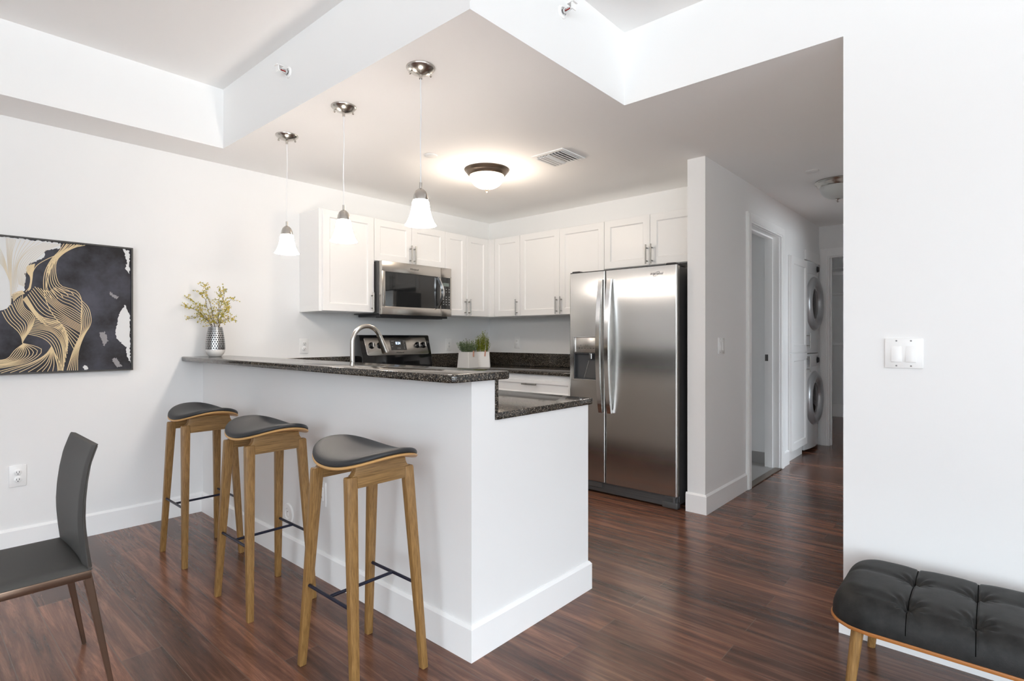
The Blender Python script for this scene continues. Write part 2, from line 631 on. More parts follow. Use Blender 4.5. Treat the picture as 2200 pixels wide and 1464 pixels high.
struct('wall_left', G().box(XM - .12, XB + .12, YA, YA + .12, 0, HT), M_wall, 'long white wall with the picture, reaching behind the stove')
struct('wall_kitchen', G().box(XB, XB + .12, YH1, YA, 0, H), M_wall, 'kitchen wall behind the refrigerator')
g = G()
g.box(3.66, 4.541, YH0, YH1, 0, H)
g.box(4.541, 5.375, YH0, YH1, 2.135, H)
g.box(5.375, 5.645, YH0, YH1, 0, H)
g.box(5.645, 6.243, YH0, YH1, 1.992, H).box(6.243, XF, YH0, YH1, 2.115, H)
g.box(5.53, 5.645, YH1, 2.35, 0, H)
g.box(5.645, XF, 2.25, 2.35, 0, H)
struct('wall_hall', g, M_wall, 'grey-lit hall wall ending in a white wall end beside the refrigerator')
g = G().box(XR, XR + .12, YM, YR, 0, HT).box(XR + .12, 4.95, YR - .12, YR, 0, H).box(4.95, 5.95, YR - .12, YR, 2.10, H).box(5.95, XF, YR - .12, YR, 0, H)
struct('wall_right', g, M_wall, 'bright white wall with the light switch behind the bench')
g = G().box(XF, XF + .12, 1.387, 2.35, 0, H).box(XF, XF + .12, .62, 1.387, 2.10, H).box(XF, XF + .12, -2.42, .62, 0, H)
struct('wall_far', g, M_wall, 'grey wall at the far end of the hall around a doorway')
g = G().box(9.47, 9.6, -.2, 2.6, 0, H).box(XF + .12, 9.47, 2.5, 2.6, 0, H).box(XF + .12, 9.47, -.2, -.1, 0, H)
struct('wall_closet', g, M_wall, 'white walls of the room beyond the far hall doorway')
g = G().box(5.47, 5.53, YH1, 2.6, 0, H).box(4.43, 5.53, 2.5, 2.6, 0, H)
struct('wall_bathroom', g, M_wall, 'shaded bathroom wall beyond the hall doorway')
g = G().box(5.462, 5.47, YH1, 2.5, 0.006, .115)
struct('baseboard_bathroom', g, M_tile, 'grey tile skirting inside the bathroom')
# walls behind the camera with window openings
g = G().box(XM - .12, XM, YM, -4.4, 0, HT).box(XM - .12, XM, .2, YA, 0, HT).box(XM - .12, XM, -4.4, .2, 2.42, HT).box(XM - .12, XM, -4.4, .2, 0, .08)
struct('wall_behind', g, M_wall, 'dining room wall with glass doors')
g = G().box(XM - .12, -3.5, YM - .12, YM, 0, HT).box(1.3, 2.7, YM - .12, YM, 0, HT).box(-3.5, 1.3, YM - .12, YM, 2.42, HT).box(-3.5, 1.3, YM - .12, YM, 0, .08)
struct('wall_front', g, M_wall, 'living room wall with tall windows')
g = G()
for y in (-4.4, -2.88, -1.36, .15):
    g.box(XM - .09, XM - .04, y, y + .05, .15, 2.36)
g.box(XM - .09, XM - .04, -4.4, .2, 2.36, 2.42).box(XM - .09, XM - .04, -4.4, .2, .08, .15)
struct('window_1', g, M_trim, 'white frame of the glass doors')
g = G()
for x in (-3.5, -1.9, -.35, 1.25):
    g.box(x, x + .05, YM - .09, YM - .04, .15, 2.36)
g.box(-3.5, 1.3, YM - .09, YM - .04, 2.36, 2.42).box(-3.5, 1.3, YM - .09, YM - .04, .08, .15)
struct('window_2', g, M_trim, 'white frame of the tall living room windows')
YB = -2.3
g = G().box(XR + .12, 4.2, YB - .12, YB, 0, H).box(6.6, XF, YB - .12, YB, 0, H).box(4.2, 6.6, YB - .12, YB, 2.3, H).box(4.2, 6.6, YB - .12, YB, 0, .5)
struct('wall_bedroom', g, M_wall, 'bedroom wall with a window to the right of the hall')
g = G().box(4.2, 4.26, YB - .09, YB - .04, .5, 2.3).box(6.54, 6.6, YB - .09, YB - .04, .5, 2.3)
g.box(4.26, 6.54, YB - .09, YB - .04, .5, .56).box(4.26, 6.54, YB - .09, YB - .04, 2.24, 2.3)
struct('window_3', g, M_trim, 'white frame of the bedroom window')


# bar half wall with the higher part carrying the bar top
g = G().box(1.433, 1.560, 1.465, YA, 0, 1.044).box(1.560, 2.214, 1.465, 1.565, 0, .884)
struct('wall_bar', g, M_wall, 'white half wall of the breakfast bar with its lower end wall')


# baseboards (sloped top edge)
def base_prof(t=.0135, h=.133):
    return [(0, 0), (t, 0), (t, h - .012), (.004, h), (0, h)]


def base_run(g, p, q, nrm, t=.0135, h=.133, m0=0, m1=0):
    """from p to q along a wall, out along nrm; m0, m1 = 1 mitres an outer corner, -1 an inner one"""
    p, q, nn = Vector((*p, 0)), Vector((*q, 0)), Vector((*nrm, 0))
    d = (q - p).normalized()
    g.prism(base_prof(t, h), lambda c, k: (p - d * m0 * c[0] if k == 0 else q + d * m1 * c[0]) + nn * c[0] + Vector((0, 0, c[1])))


g = G(); base_run(g, (XM, YA), (1.433, YA), (0, -1), m1=-1)
struct('baseboard_left', g, M_trim, 'white baseboard under the picture wall')
g = G(); base_run(g, (1.433, 1.465), (1.433, YA), (-1, 0), m0=1, m1=-1); base_run(g, (1.433, 1.465), (2.214, 1.465), (0, -1), m0=1, m1=1); base_run(g, (2.214, 1.465), (2.214, 1.565), (1, 0), m0=1)
struct('baseboard_bar', g, M_trim, 'white baseboard around the bar')
g = G(); base_run(g, (3.66, YH0), (3.66, YH1 + .008), (-1, 0), m0=1); base_run(g, (3.66, YH0), (4.463, YH0), (0, -1), m0=1)
struct('baseboard_hall', g, M_trim, 'white baseboard around the wall end by the refrigerator')
g = G(); base_run(g, (5.475, YH0), (5.645, YH0), (0, -1))
struct('baseboard_pantry', g, M_trim, 'short white baseboard left of the pantry cabinet')
g = G(); base_run(g, (XR, YM), (XR, YR), (-1, 0), m1=1); base_run(g, (XR, YR), (4.86, YR), (0, 1), m0=1); base_run(g, (6.04, YR), (XF, YR), (0, 1))
struct('baseboard_right', g, M_trim, 'white baseboard behind the bench')
g = G(); base_run(g, (9.47, -.1), (9.47, 2.5), (-1, 0), h=.2)
struct('baseboard_closet', g, M_trim, 'tall white baseboard in the room beyond the hall')


# door frames
def casing(g, x0, x1, y, ztop, w=.082, t=.02):
    """casing on a wall facing -Y around an opening x0..x1"""
    for a, c in ((x0 - w, x0), (x1, x1 + w)):
        g.box(a, c, y - t, y, 0, ztop + w, bev=.004)
        g.box(a + .012, c - .012, y - t - .005, y, 0, ztop + w - .012, bev=.003)
    g.box(x0, x1, y - t + .0005, y, ztop, ztop + w - .0005)
    g.box(x0 - .012, x1 + .012, y - t - .0055, y - t + .001, ztop + .012, ztop + w - .0125)


g = G()
casing(g, 4.545, 5.375, YH0, 2.12)
g.box(4.5415, 4.555, YH0 + .0005, YH1, .006, 2.134).box(5.361, 5.3745, YH0 + .0005, YH1, .006, 2.134).box(4.555, 5.361, YH0 + .0005, YH1, 2.118, 2.134)
g.box(4.555, 4.567, YH0 + .055, YH0 + .09, .006, 2.118).box(5.349, 5.361, YH0 + .055, YH0 + .09, .006, 2.118).box(4.567, 5.349, YH0 + .0552, YH0 + .0898, 2.106, 2.118)
o = struct('trim_2', g, M_trim, 'white casing of the first hall doorway on the left')
g = G().box(5.3595, 5.361, YH0 + .095, YH0 + .122, .985, 1.045)
obj('strike_plate', g, M_dgrey, o)
g = G()
for a, c in ((1.387, 1.462), (.545, .62)):
    g.box(XF - .02, XF, a, c, 0, 2.185, bev=.004)
    g.box(XF - .025, XF, a + .012, c - .012, 0, 2.17, bev=.003)
g.box(XF - .0195, XF, .62, 1.387, 2.10, 2.1845)
g.box(XF + .0005, XF + .12, 1.372, 1.387, 0, 2.0995).box(XF + .0005, XF + .12, .62, .635, 0, 2.0995).box(XF + .0005, XF + .12, .635, 1.372, 2.085, 2.0995)
g.box(XF + .05, XF + .085, 1.36, 1.372, 0, 2.085)
struct('trim_3', g, M_trim, 'white casing of the doorway at the end of the hall')
g = G().box(4.87, 4.95, YR, YR + .02, 0, 2.18).box(5.95, 6.03, YR, YR + .02, 0, 2.18).box(4.95, 5.95, YR, YR + .0195, 2.10, 2.1795)
struct('trim_4', g, M_trim, 'white casing of the hall doorway on the right')
t = thing('closet_shelf', 'white closet shelf on the wall beyond the far hall doorway', 'shelf', (9.30, 1.2, 2.2))
obj('board', G().box(-.17, .169, -1.2, 1.29, 0, .02, bev=.003), M_trim, t)
obj('cleat', G().box(.14, .169, -1.2, 1.29, -.06, 0), M_trim, t)
t = thing('closet_rail', 'thin white hanging rail under the closet shelf', 'rail', (9.40, 1.2, 1.85))
obj('rod', G().cyl((0, -1.29, 0), (0, 1.29, 0), .014), M_trim, t, 40)
obj('bracket', G().box(0, .069, .48, .50, -.02, .02), M_trim, t)
t = thing('wall_ledge', 'low white ledge strip on the closet wall beyond the hall', 'ledge', (9.45, 1.2, 1.10))
obj('strip', G().box(0, .019, -1.29, 1.29, -.02, .02, bev=.004), M_trim, t)


# ------------------------------------------------------------------ cabinets
def shaker(x0, x1, z0, z1, y, t=.02, fr=.056):
    """door slab whose front lies at y-t, with a recessed flat panel and a small inner bevel"""
    g = G()
    yb, yf = y, y - t
    yp = yf + .009
    bv = .008
    xs = [x0, x0 + fr, x0 + fr + bv]
    xe = [x1, x1 - fr, x1 - fr - bv]
    zs = [z0, z0 + fr, z0 + fr + bv]
    ze = [z1, z1 - fr, z1 - fr - bv]
    b = bmesh.new()

    def ring(i, y):
        return [b.verts.new(p) for p in ((xs[i], y, zs[i]), (xe[i], y, zs[i]), (xe[i], y, ze[i]), (xs[i], y, ze[i]))]
    ed = .002
    r_b = [b.verts.new(p) for p in ((x0, yb, z0), (x1, yb, z0), (x1, yb, z1), (x0, yb, z1))]
    r_s = [b.verts.new(p) for p in ((x0, yf + ed, z0), (x1, yf + ed, z0), (x1, yf + ed, z1), (x0, yf + ed, z1))]
    r_f = [b.verts.new(p) for p in ((x0 + ed, yf, z0 + ed), (x1 - ed, yf, z0 + ed), (x1 - ed, yf, z1 - ed), (x0 + ed, yf, z1 - ed))]
    r1, r2 = ring(1, yf), ring(2, yp)
    b.faces.new(r_b)
    for a, c in ((r_b, r_s), (r_s, r_f), (r_f, r1), (r1, r2)):
        for i in range(4):
            j = (i + 1) % 4
            b.faces.new((a[i], a[j], c[j], c[i]))
    b.faces.new(r2)
    bmesh.ops.recalc_face_normals(b, faces=b.faces)
    return g._merge(b)


def bar_pull(parent, p, length, vertical=True, out=.032, r=.006):
    g = G()
    x, y, z = p
    h = length / 2
    if vertical:
        g.cyl((x, y - out, z - h), (x, y - out, z + h), r, seg=12)
        for k in (-1, 1):
            g.cyl((x, y, z + k * (h - .026)), (x, y - out, z + k * (h - .026)), r * .8, seg=10)
    else:
        g.cyl((x - h, y - out, z), (x + h, y - out, z), r, seg=12)
        for k in (-1, 1):
            g.cyl((x + k * (h - .026), y, z), (x + k * (h - .026), y - out, z), r * .8, seg=10)
    return obj('handle', g, M_pull, parent, 40)


def wall_cabinet(label, loc, rotz, w, d, h, doors, pulls, group, fill=None):
    """local: x along the wall, y=0 at the wall, front towards -y"""
    t = thing('wall_cabinet', label, 'cabinet', loc, rotz, group)
    g = G().box(0, w, -d, -.001, 0, h, bev=.001)
    if fill:
        g.box(fill[0], fill[1], -d - .018, -d, 0.004, h - .002)
    obj('cabinet_body', g, M_cab, t)
    for (a, c), px in zip(doors, pulls):
        dr = obj('door', shaker(a + .0015, c - .0015, .004, h - .003, -d, fr=min(.056, (c - a) * .2)), M_cab, t)
        if px is not None:
            bar_pull(dr, (px, -d - .02, .088), .155)
    return t


GU = 'white upper cabinets'
ZU = 1.405
wall_cabinet('white single-door upper cabinet left of the microwave', (2.138, YA, ZU), 0, .478, .30, .78, [(.02, .478)], [.452], GU)
wall_cabinet('short white two-door upper cabinet above the microwave', (2.617, YA, 1.832), 0, .772, .30, .353, [(0, .384), (.384, .772)], [.362, .406], GU)
wall_cabinet('narrow white two-door upper cabinet right of the microwave', (3.390, YA, ZU), 0, .918, .30, .78, [(0, .272), (.272, .566)], [.246, .297], GU, fill=(.566, .60))
RB = -PI / 2
wall_cabinet('white single-door upper cabinet nearest the kitchen corner on the refrigerator wall', (XB, 3.828, ZU), RB, .418, .31, .78, [(.084, .416)], [.387], GU, fill=(.012, .082))
wall_cabinet('tall white two-door upper cabinet left of the refrigerator', (XB, 3.409, ZU), RB, .936, .31, .78, [(0, .468), (.468, .936)], [.443, .494], GU)
wall_cabinet('short white two-door upper cabinet above the refrigerator', (XB, 2.472, 1.775), RB, .868, .31, .41, [(0, .42), (.42, .84)], [.398, .442], GU, fill=(.84, .868))


def base_cabinet(label, loc, rotz, w, d, units, group='white base cabinets'):
    """units: (x0, x1) each with a drawer above a door"""
    t = thing('base_cabinet', label, 'cabinet', loc, rotz, group)
    g = G().box(0, w, -d, -.001, .10, .884).box(0, w, -d + .06, -.001, 0, .10)
    obj('cabinet_body', g, M_cab, t)
    for a, c in units:
        dr = obj('drawer', shaker(a + .004, c - .004, .70, .838, -d, fr=.03), M_cab, t)
        bar_pull(dr, ((a + c) / 2, -d - .02, .80), .16, False)
        do = obj('door', shaker(a + .004, c - .004, .12, .69, -d), M_cab, t)
        bar_pull(do, (c - .05, -d - .02, .58), .155)
    return t


base_cabinet('white base cabinet with a drawer left of the refrigerator', (XB, 3.50, 0), RB, .92, .63, [(.06, .92)])
base_cabinet('white corner base cabinet right of the stove', (3.392, YA, 0), 0, .915, .60, [(0, .26)])
base_cabinet('white base cabinet left of the stove', (2.225, YA, 0), 0, .385, .60, [(0, .385)])
t = base_cabinet('white sink cabinet run behind the breakfast bar', (1.578, 1.57, 0), PI / 2, 1.94, .60, [(0, .50), (.50, 1.2), (1.2, 1.94)])

# counters
t = thing('bar_countertop', 'polished black granite bar top on the half wall', 'countertop', (1.45, 2.8, 1.044))
poly = [(1.32, 1.425), (1.60, 1.425), (1.62, 1.445), (1.62, YA - .001), (1.30, YA - .001), (1.30, 1.455)]
g = G().prism(poly, lambda p, k: Vector((p[0], p[1], 1.0445 + .031 * k)), bev=.007, seg=3).shift((-1.45, -2.8, -1.044))
obj('slab', g, M_gran, t, 40)
t = thing('sink_countertop', 'lower black granite counter behind the breakfast bar', 'countertop', (1.9, 2.6, .8845))
g = G()
g.prism([(1.562, 1.452), (2.236, 1.452), (2.236, 3.51), (2.612, 3.51), (2.612, YA - .001), (1.562, YA - .001)], lambda p, k: Vector((p[0], p[1], .8845 + .030 * k)), bev=.005, seg=2)
obj('slab', g.shift((-1.9, -2.6, -.8845)), M_gran, t, 40)
g = G().box(1.5605, 1.579, 1.462, YA - .02, .9148, 1.0435, bev=.002).box(1.5605, 2.612, YA - .019, YA - .001, .9148, 1.0435, bev=.002)
obj('backsplash', g.shift((-1.9, -2.6, -.8845)), M_gran, t)
t = thing('kitchen_countertop', 'black granite corner counter between stove and refrigerator', 'countertop', (3.9, 3.4, .8845))
g = G().prism([(3.388, 3.51), (3.645, 3.51), (3.645, 2.578), (XB - .001, 2.578), (XB - .001, YA - .001), (3.388, YA - .001)], lambda p, k: Vector((p[0], p[1], .8845 + .030 * k)), bev=.005, seg=2)
obj('slab', g.shift((-3.9, -3.4, -.8845)), M_gran, t, 40)
g = G().box(3.388, XB - .02, YA - .019, YA - .001, .9148, 1.0435, bev=.002).box(XB - .019, XB - .001, 2.578, YA - .001, .9148, 1.0435, bev=.002)
obj('backsplash', g.shift((-3.9, -3.4, -.8845)), M_gran, t)

# ------------------------------------------------------------------ microwave
t = thing('microwave', 'stainless over-the-range microwave under the short upper cabinet', 'microwave', (2.628, YA - .002, 1.392))
W, D, HH = .758, .365, .438
obj('body', G().box(0, W, -D, 0, .006, HH - .002, bev=.003), M_dgrey, t)
g = G().box(.01, W - .01, -D + .005, -.05, -.018, .006, bev=.004).box(.05, W - .05, -D + .03, -.25, -.024, -.018)
obj('vent_grille', g, M_blackm, t)
dw = .632
fr = -D - .04
g = G()
# door frame with opening for the glass
g.box(0, dw, fr, -D - .001, HH - .088, HH, bev=.004).box(0, dw, fr, -D - .001, 0, .068, bev=.004)
g.box(0, .036, fr, -D - .001, .06, HH - .08, bev=.004).box(dw - .008, dw, fr, -D - .001, .06, HH - .08)
dr = obj('door', g, M_steel2, t, 40)
obj('window', G().box(.034, dw - .006, fr + .004, -D - .003, .066, HH - .086), M_glassblk, dr)
pts = []
for i in range(15):
    k = i / 14
    pts.append((dw - .045 + .028 * math.sin(PI * k), fr - .006 - .040 * math.sin(PI * k), .072 + (HH - .165) * k))
obj('handle', G().tube(pts, .01, flat=(.026, .012), up=(1, 0, 0)), M_chrome, dr, 50)
text_mesh('logo', 'Whirlpool', .022, M_logo, dr, (.33, fr - .0006, HH - .046), (PI / 2, 0, 0), shear=.3)
g = G().box(dw + .002, W, fr, -D - .001, HH - .088, HH, bev=.004).box(dw + .002, W, fr, -D - .001, 0, .068, bev=.004).box(W - .014, W, fr, -D - .001, .06, HH - .08)
cp = obj('control_panel', g, M_steel2, t, 40)
obj('keypad', G().box(dw + .002, W - .012, fr + .003, -D - .002, .066, HH - .086), M_glassblk, cp)
obj('display', G().box(dw + .025, W - .03, fr + .001, fr + .004, HH - .165, HH - .135), M_lcd, cp)
g = G()
for r in range(7):
    for c in range(3):
        if r in (2,):
            continue
        xx = dw + .026 + c * .034
        zz = HH - .195 - r * .023
        g.box(xx, xx + .011, fr + .0018, fr + .004, zz, zz + .006)
obj('panel_marking', g, M_mark, cp)

# ------------------------------------------------------------------ stove
t = thing('stove', 'black and stainless electric stove with four knobs on its back panel', 'stove', (2.622, YA - .002, 0))
W = .760
obj('body', G().box(.002, W - .002, -.62, 0, .08, .905), M_black, t)
obj('plinth', G().box(.02, W - .02, -.58, 0, 0, .08), M_blackm, t)
obj('cooktop', G().box(0, W, -.65, -.02, .905, .925, bev=.004), M_glassblk, t)
for bx, by, br_ in ((.19, -.47, .10), (.57, -.47, .08), (.19, -.22, .08), (.57, -.22, .10)):
    obj('burner', G().lathe([(br_, 0), (br_, .0008), (br_ - .004, .0008), (br_ - .004, 0)], (bx, by, .925), 40, caps=False), M_grey, t)
dr = obj('oven_door', G().box(.006, W - .006, -.655, -.622, .27, .885, bev=.005), M_steel, t, 40)
obj('window', G().box(.12, W - .12, -.657, -.650, .38, .72), M_glassblk, dr)
g = G().cyl((.06, -.70, .83), (W - .06, -.70, .83), .013)
for xx in (.09, W - .09):
    g.cyl((xx, -.655, .83), (xx, -.70, .83), .009)
obj('handle', g, M_steel, dr, 40)
obj('drawer', G().box(.006, W - .006, -.65, -.622, .085, .26, bev=.005), M_steel, t, 40)
# back panel leaning slightly back
prof = [(-.145, .926), (-.135, 1.035), (-.085, 1.222), (-.06, 1.226), (-.02, 1.226), (-.002, 1.20), (-.002, .926)]
obj('backguard', G().prism(prof, lambda p, k: Vector((0 + W * k, p[0], p[1])), bev=.006), M_black, t, 40)
ang = math.atan2(.050, .187)
tilt = Matrix.Rotation(-ang, 3, 'X')


def onguard(x, z):      # z measured up the tilted face from its lower edge
    return Vector((x, -.135 + z * math.sin(ang), 1.035 + z * math.cos(ang)))


poly = [(.055 + .01, .012), (W - .035 - .01, .012), (W - .035, .02), (W - .050, .165), (W - .058, .172), (.048, .172), (.04, .165), (.052, .02)]
nf = Vector((0, -math.cos(ang), math.sin(ang)))
cp = obj('control_panel', G().prism(poly, lambda p, k: onguard(p[0], p[1]) + nf * (.0005 + .005 * k), bev=.0015), M_steel2, t, 40)
dp = obj('display', G().prism([(.305, .055), (.475, .055), (.472, .150), (.300, .150)], lambda p, k: onguard(p[0], p[1]) + nf * (.005 + .0035 * k), bev=.001), M_glassblk, cp)
eul = (PI / 2 - ang, 0, 0)
text_mesh('digits', '0:24', .034, M_disp, cp, onguard(.385, .118) + nf * .0092, eul, sx=.9, label='lit blue clock digits')
text_mesh('print', 'OVEN', .014, M_mark, cp, onguard(.388, .072) + nf * .0090, eul)
g = G()
for a, c in ((.315, .135), (.315, .11), (.315, .085), (.445, .135), (.445, .118), (.445, .1), (.445, .08), (.445, .068), (.33, .135), (.46, .135)):
    g.prism([(a, c), (a + .009, c), (a + .009, c + .004), (a, c + .004)], lambda p, k: onguard(p[0], p[1]) + nf * (.0085 + .0006 * k))
obj('panel_marking', g, M_mark, cp)
text_mesh('logo', 'Whirlpool', .020, M_logo, cp, onguard(.395, .033) + nf * .0060, eul, shear=.3)
for xx in (.105, .19, .605, .675):
    q = onguard(xx, .10)
    Mx = nf.to_track_quat('Z', 'Y').to_matrix().to_4x4()
    g = G().lathe([(.029, .005), (.029, .010), (.024, .014), (.022, .03), (.019, .033), (0, .033)], q, 28, M=Mx)
    kb = obj('knob', g, M_black, t, 40)
    gg = G()
    rt = Vector((1, 0, 0)); upv = nf.cross(rt)
    gg.prism([(-.005, -.022), (.005, -.022), (.005, .022), (-.005, .022)], lambda p, k: q + rt * p[0] + upv * p[1] + nf * (.030 + .010 * k), bev=.0015)
    obj('grip', gg, M_chrome, kb)

# ------------------------------------------------------------------ refrigerator (faces -X): local x from its left side (far from hall) to right
t = thing('refrigerator', 'stainless side-by-side refrigerator with ice dispenser', 'refrigerator', (3.645, 2.562, 0), RB)
# local: x 0..0.913 (left to right seen from front), y: 0 = back of doors, negative = front
W, YF = .913, -.045
obj('cabinet_body', G().box(.006, W - .006, .004, .62, .03, 1.705, bev=.004), M_dgrey, t)
obj('top_cover', G().box(.0, W, -.03, .1, 1.706, 1.722, bev=.003), M_blackm, t)
SPL = .334


def fridge_door(x0, x1, hole=None):
    """door with vertical edges rounded towards the front, front at YF; optional hole (hx0,hx1,hz0,hz1)"""
    r = .012
    z0, z1 = .095, 1.712
    prof = [(x0, -.001), (x0, YF + r)]
    for k in range(1, 6):
        a = k / 6 * PI / 2
        prof.append((x0 + r - r * math.cos(a), YF + r - r * math.sin(a)))
    prof2 = [(x1 - (p[0] - x0), p[1]) for p in prof]
    outline = prof + [(x0 + r, YF), (x1 - r, YF)] + prof2[::-1]
    g = G()
    if not hole:
        g.prism(outline, lambda p, k: Vector((p[0], p[1], z0 + (z1 - z0) * k)))
        return g
    h0, h1, hz0, hz1 = hole
    # four pieces around the cavity, in the front skin; full depth
    g.prism(outline, lambda p, k: Vector((p[0], p[1], z0 + (hz0 - z0) * k)))
    g.prism(outline, lambda p, k: Vector((p[0], p[1], hz1 + (z1 - hz1) * k)))
    left = prof + [(x0 + r, YF), (h0, YF), (h0, -.001)]
    g.prism(left, lambda p, k: Vector((p[0], p[1], hz0 + (hz1 - hz0) * k)))
    right = [(h1, -.001), (h1, YF), (x1 - r, YF)] + prof2[::-1]
    g.prism(right, lambda p, k: Vector((p[0], p[1], hz0 + (hz1 - hz0) * k)))
    g.box(h0 - .001, h1 + .001, -.004, -.001, hz0 - .001, hz1 + .001)
    return g


hx0, hx1, hz0, hz1 = .045, .262, .873, 1.208
fd = obj('freezer_door', fridge_door(.0015, SPL - .003, (hx0, hx1, hz0, hz1)), M_steel, t, 35)
rd = obj('fridge_door', fridge_door(SPL + .003, W - .0015), M_steel, t, 35)


def fridge_handle(parent, x, sgn):
    pts, z0, z1 = [], .632, 1.645
    for i in range(25):
        k = i / 24
        s = math.sin(PI * k)
        pts.append((x, YF - .014 - .045 * s ** .8, z0 + (z1 - z0) * k))
    g = G().tube(pts, .01, flat=(.022, .034), up=(1, 0, 0))
    for zz in (z0 + .012, z1 - .012):
        g.box(x - .012, x + .012, YF - .014, YF + .002, zz - .012, zz + .012)
    return obj('handle', g, M_chrome, parent, 50)


fridge_handle(fd, SPL - .028, -1)
fridge_handle(rd, SPL + .048, -1)
# dispenser
dsp = obj('water_dispenser', G().box(hx0 + .002, hx1 - .002, YF + .006, -.004, 1.085, hz1 - .002, bev=.003), M_steel2, fd, 40)
g = G()
cz0, cz1 = hz0 + .004, 1.083
g.box(hx0 + .002, hx0 + .006, YF + .004, .062, cz0, cz1).box(hx1 - .006, hx1 - .002, YF + .004, .062, cz0, cz1)
g.box(hx0 + .002, hx1 - .002, -.006, -.0045, cz0, cz1)
g.box(hx0 + .002, hx1 - .002, YF + .004, -.006, cz0, cz0 + .006).box(hx0 + .002, hx1 - .002, YF + .004, -.006, cz1 - .006, cz1)
obj('cavity', g, M_cav, fd)
g = G().prism([(hx0 + .085, cz0 + .006), (hx1 - .004, cz0 + .006), (hx1 - .004, cz1 - .06), (hx0 + .13, cz1 - .06)], lambda p, k: Vector((p[0], -.008 - .012 * k, p[1])), bev=.002)
obj('paddle', g, M_dgrey, fd)
g = G().tube([(hx0 + .083, -.022, cz0 + .008), (hx0 + .128, -.022, cz1 - .06)], .003)
g.cyl((hx0 + .15, -.025, cz1 - .045), (hx0 + .15, -.025, cz1), .018)
obj('spout', g, M_chrome, fd, 40)
g = G()
for k in range(6):
    xx = hx0 + .04 + k * .027
    g.box(xx, xx + .014, YF + .0052, YF + .007, 1.118, 1.123)
for xx in (.06, .105, .12):
    g.box(hx0 + xx, hx0 + xx + .004, YF + .0052, YF + .007, 1.138, 1.146)
obj('panel_marking', g, M_logo, fd)
g = G()
for z_ in (hz0, hz1):
    g.box(hx0 - .003, hx1 + .003, YF - .003, YF + .004, z_ - .003, z_ + .003, bev=.001)
for x_ in (hx0, hx1):
    g.box(x_ - .0028, x_ + .0028, YF - .0028, YF + .004, hz0 + .003, hz1 - .003)
obj('dispenser_frame', g, M_chrome, fd)
lg = text_mesh('logo', 'Whirlpool', .0235, M_logo, rd, (.755, YF - .0006, 1.658), (PI / 2, 0, 0), shear=.35)
sw = []
for k in range(31):
    a = -.6 + k / 30 * 5.6
    sw.append((.757 + .023 * math.cos(a) + .006 * math.sin(a), YF - .001, 1.657 + .014 * math.sin(a) + .008 * math.cos(a)))
obj('logo_swoosh', G().tube(sw, .0012, seg=6), M_logo, rd)
g = G().box(.01, W - .01, -.02, .0, .012, .088, bev=.004)
for k in range(3):
    g.box(.05, W - .15, -.0225, -.018, .026 + k * .018, .034 + k * .018)
obj('base_grille', g, M_dgrey, t)
g = G().box(.03, .30, -.034, -.018, .045, .090, bev=.006)
obj('grille_flap', g, M_dgrey, t)
g = G().box(W - .10, W - .012, -.040, -.006, .078, .093, bev=.003).cyl((W - .03, -.03, .05), (W - .03, -.03, .09), .011).box(W - .12, W - .005, -.034, .02, .005, .05, bev=.006)
obj('hinge', g, M_dgrey, t, 40)
for xx in (.02, W - .09):
    obj('hinge_cap', G().box(xx, xx + .07, -.035, .05, 1.716, 1.730, bev=.005), M_blackm, t)
for xx in (.06, W - .06):
    obj('foot', G().cyl((xx, .03, 0), (xx, .03, .03), .02), M_blackm, t)
    obj('foot', G().cyl((xx, .56, 0), (xx, .56, .03), .02), M_blackm, t)

# ------------------------------------------------------------------ faucet
t = thing('faucet', 'brushed nickel gooseneck faucet standing behind the bar top', 'faucet', (1.665, 2.63, .9148))
pts = [(0, 0, .03), (0, 0, .12), (0, 0, .20), (0, 0, .262)]
R_ = .092
zc = .262
for k in range(1, 19):
    a = PI - k / 18 * (PI - math.radians(24))
    pts.append((R_ + R_ * math.cos(a), 0, zc + R_ * math.sin(a)))
obj('spout', G().tube(pts, .0125, seg=16), M_nick, t, 50)
a = math.radians(24)
p0 = Vector(pts[-1]); dv = Vector((math.sin(a), 0, -math.cos(a)))
g = G().cyl(p0 - dv * .004, p0 + dv * .022, .0145, .0155).cyl(p0 + dv * .020, p0 + dv * .100, .0155, .0215).cyl(p0 + dv * .100, p0 + dv * .106, .020, .018)
obj('spray_head', g, M_nick, t, 40)
obj('base', G().lathe([(.027, 0), (.027, .008), (.018, .014), (.018, .075), (.013, .085)], (0, 0, 0), 24), M_nick, t, 40)
obj('lever', G().cyl((0, -.015, .055), (0, -.05, .062), .008).cyl((0, -.046, .06), (.0, -.06, .135), .005, .007), M_nick, t, 40)

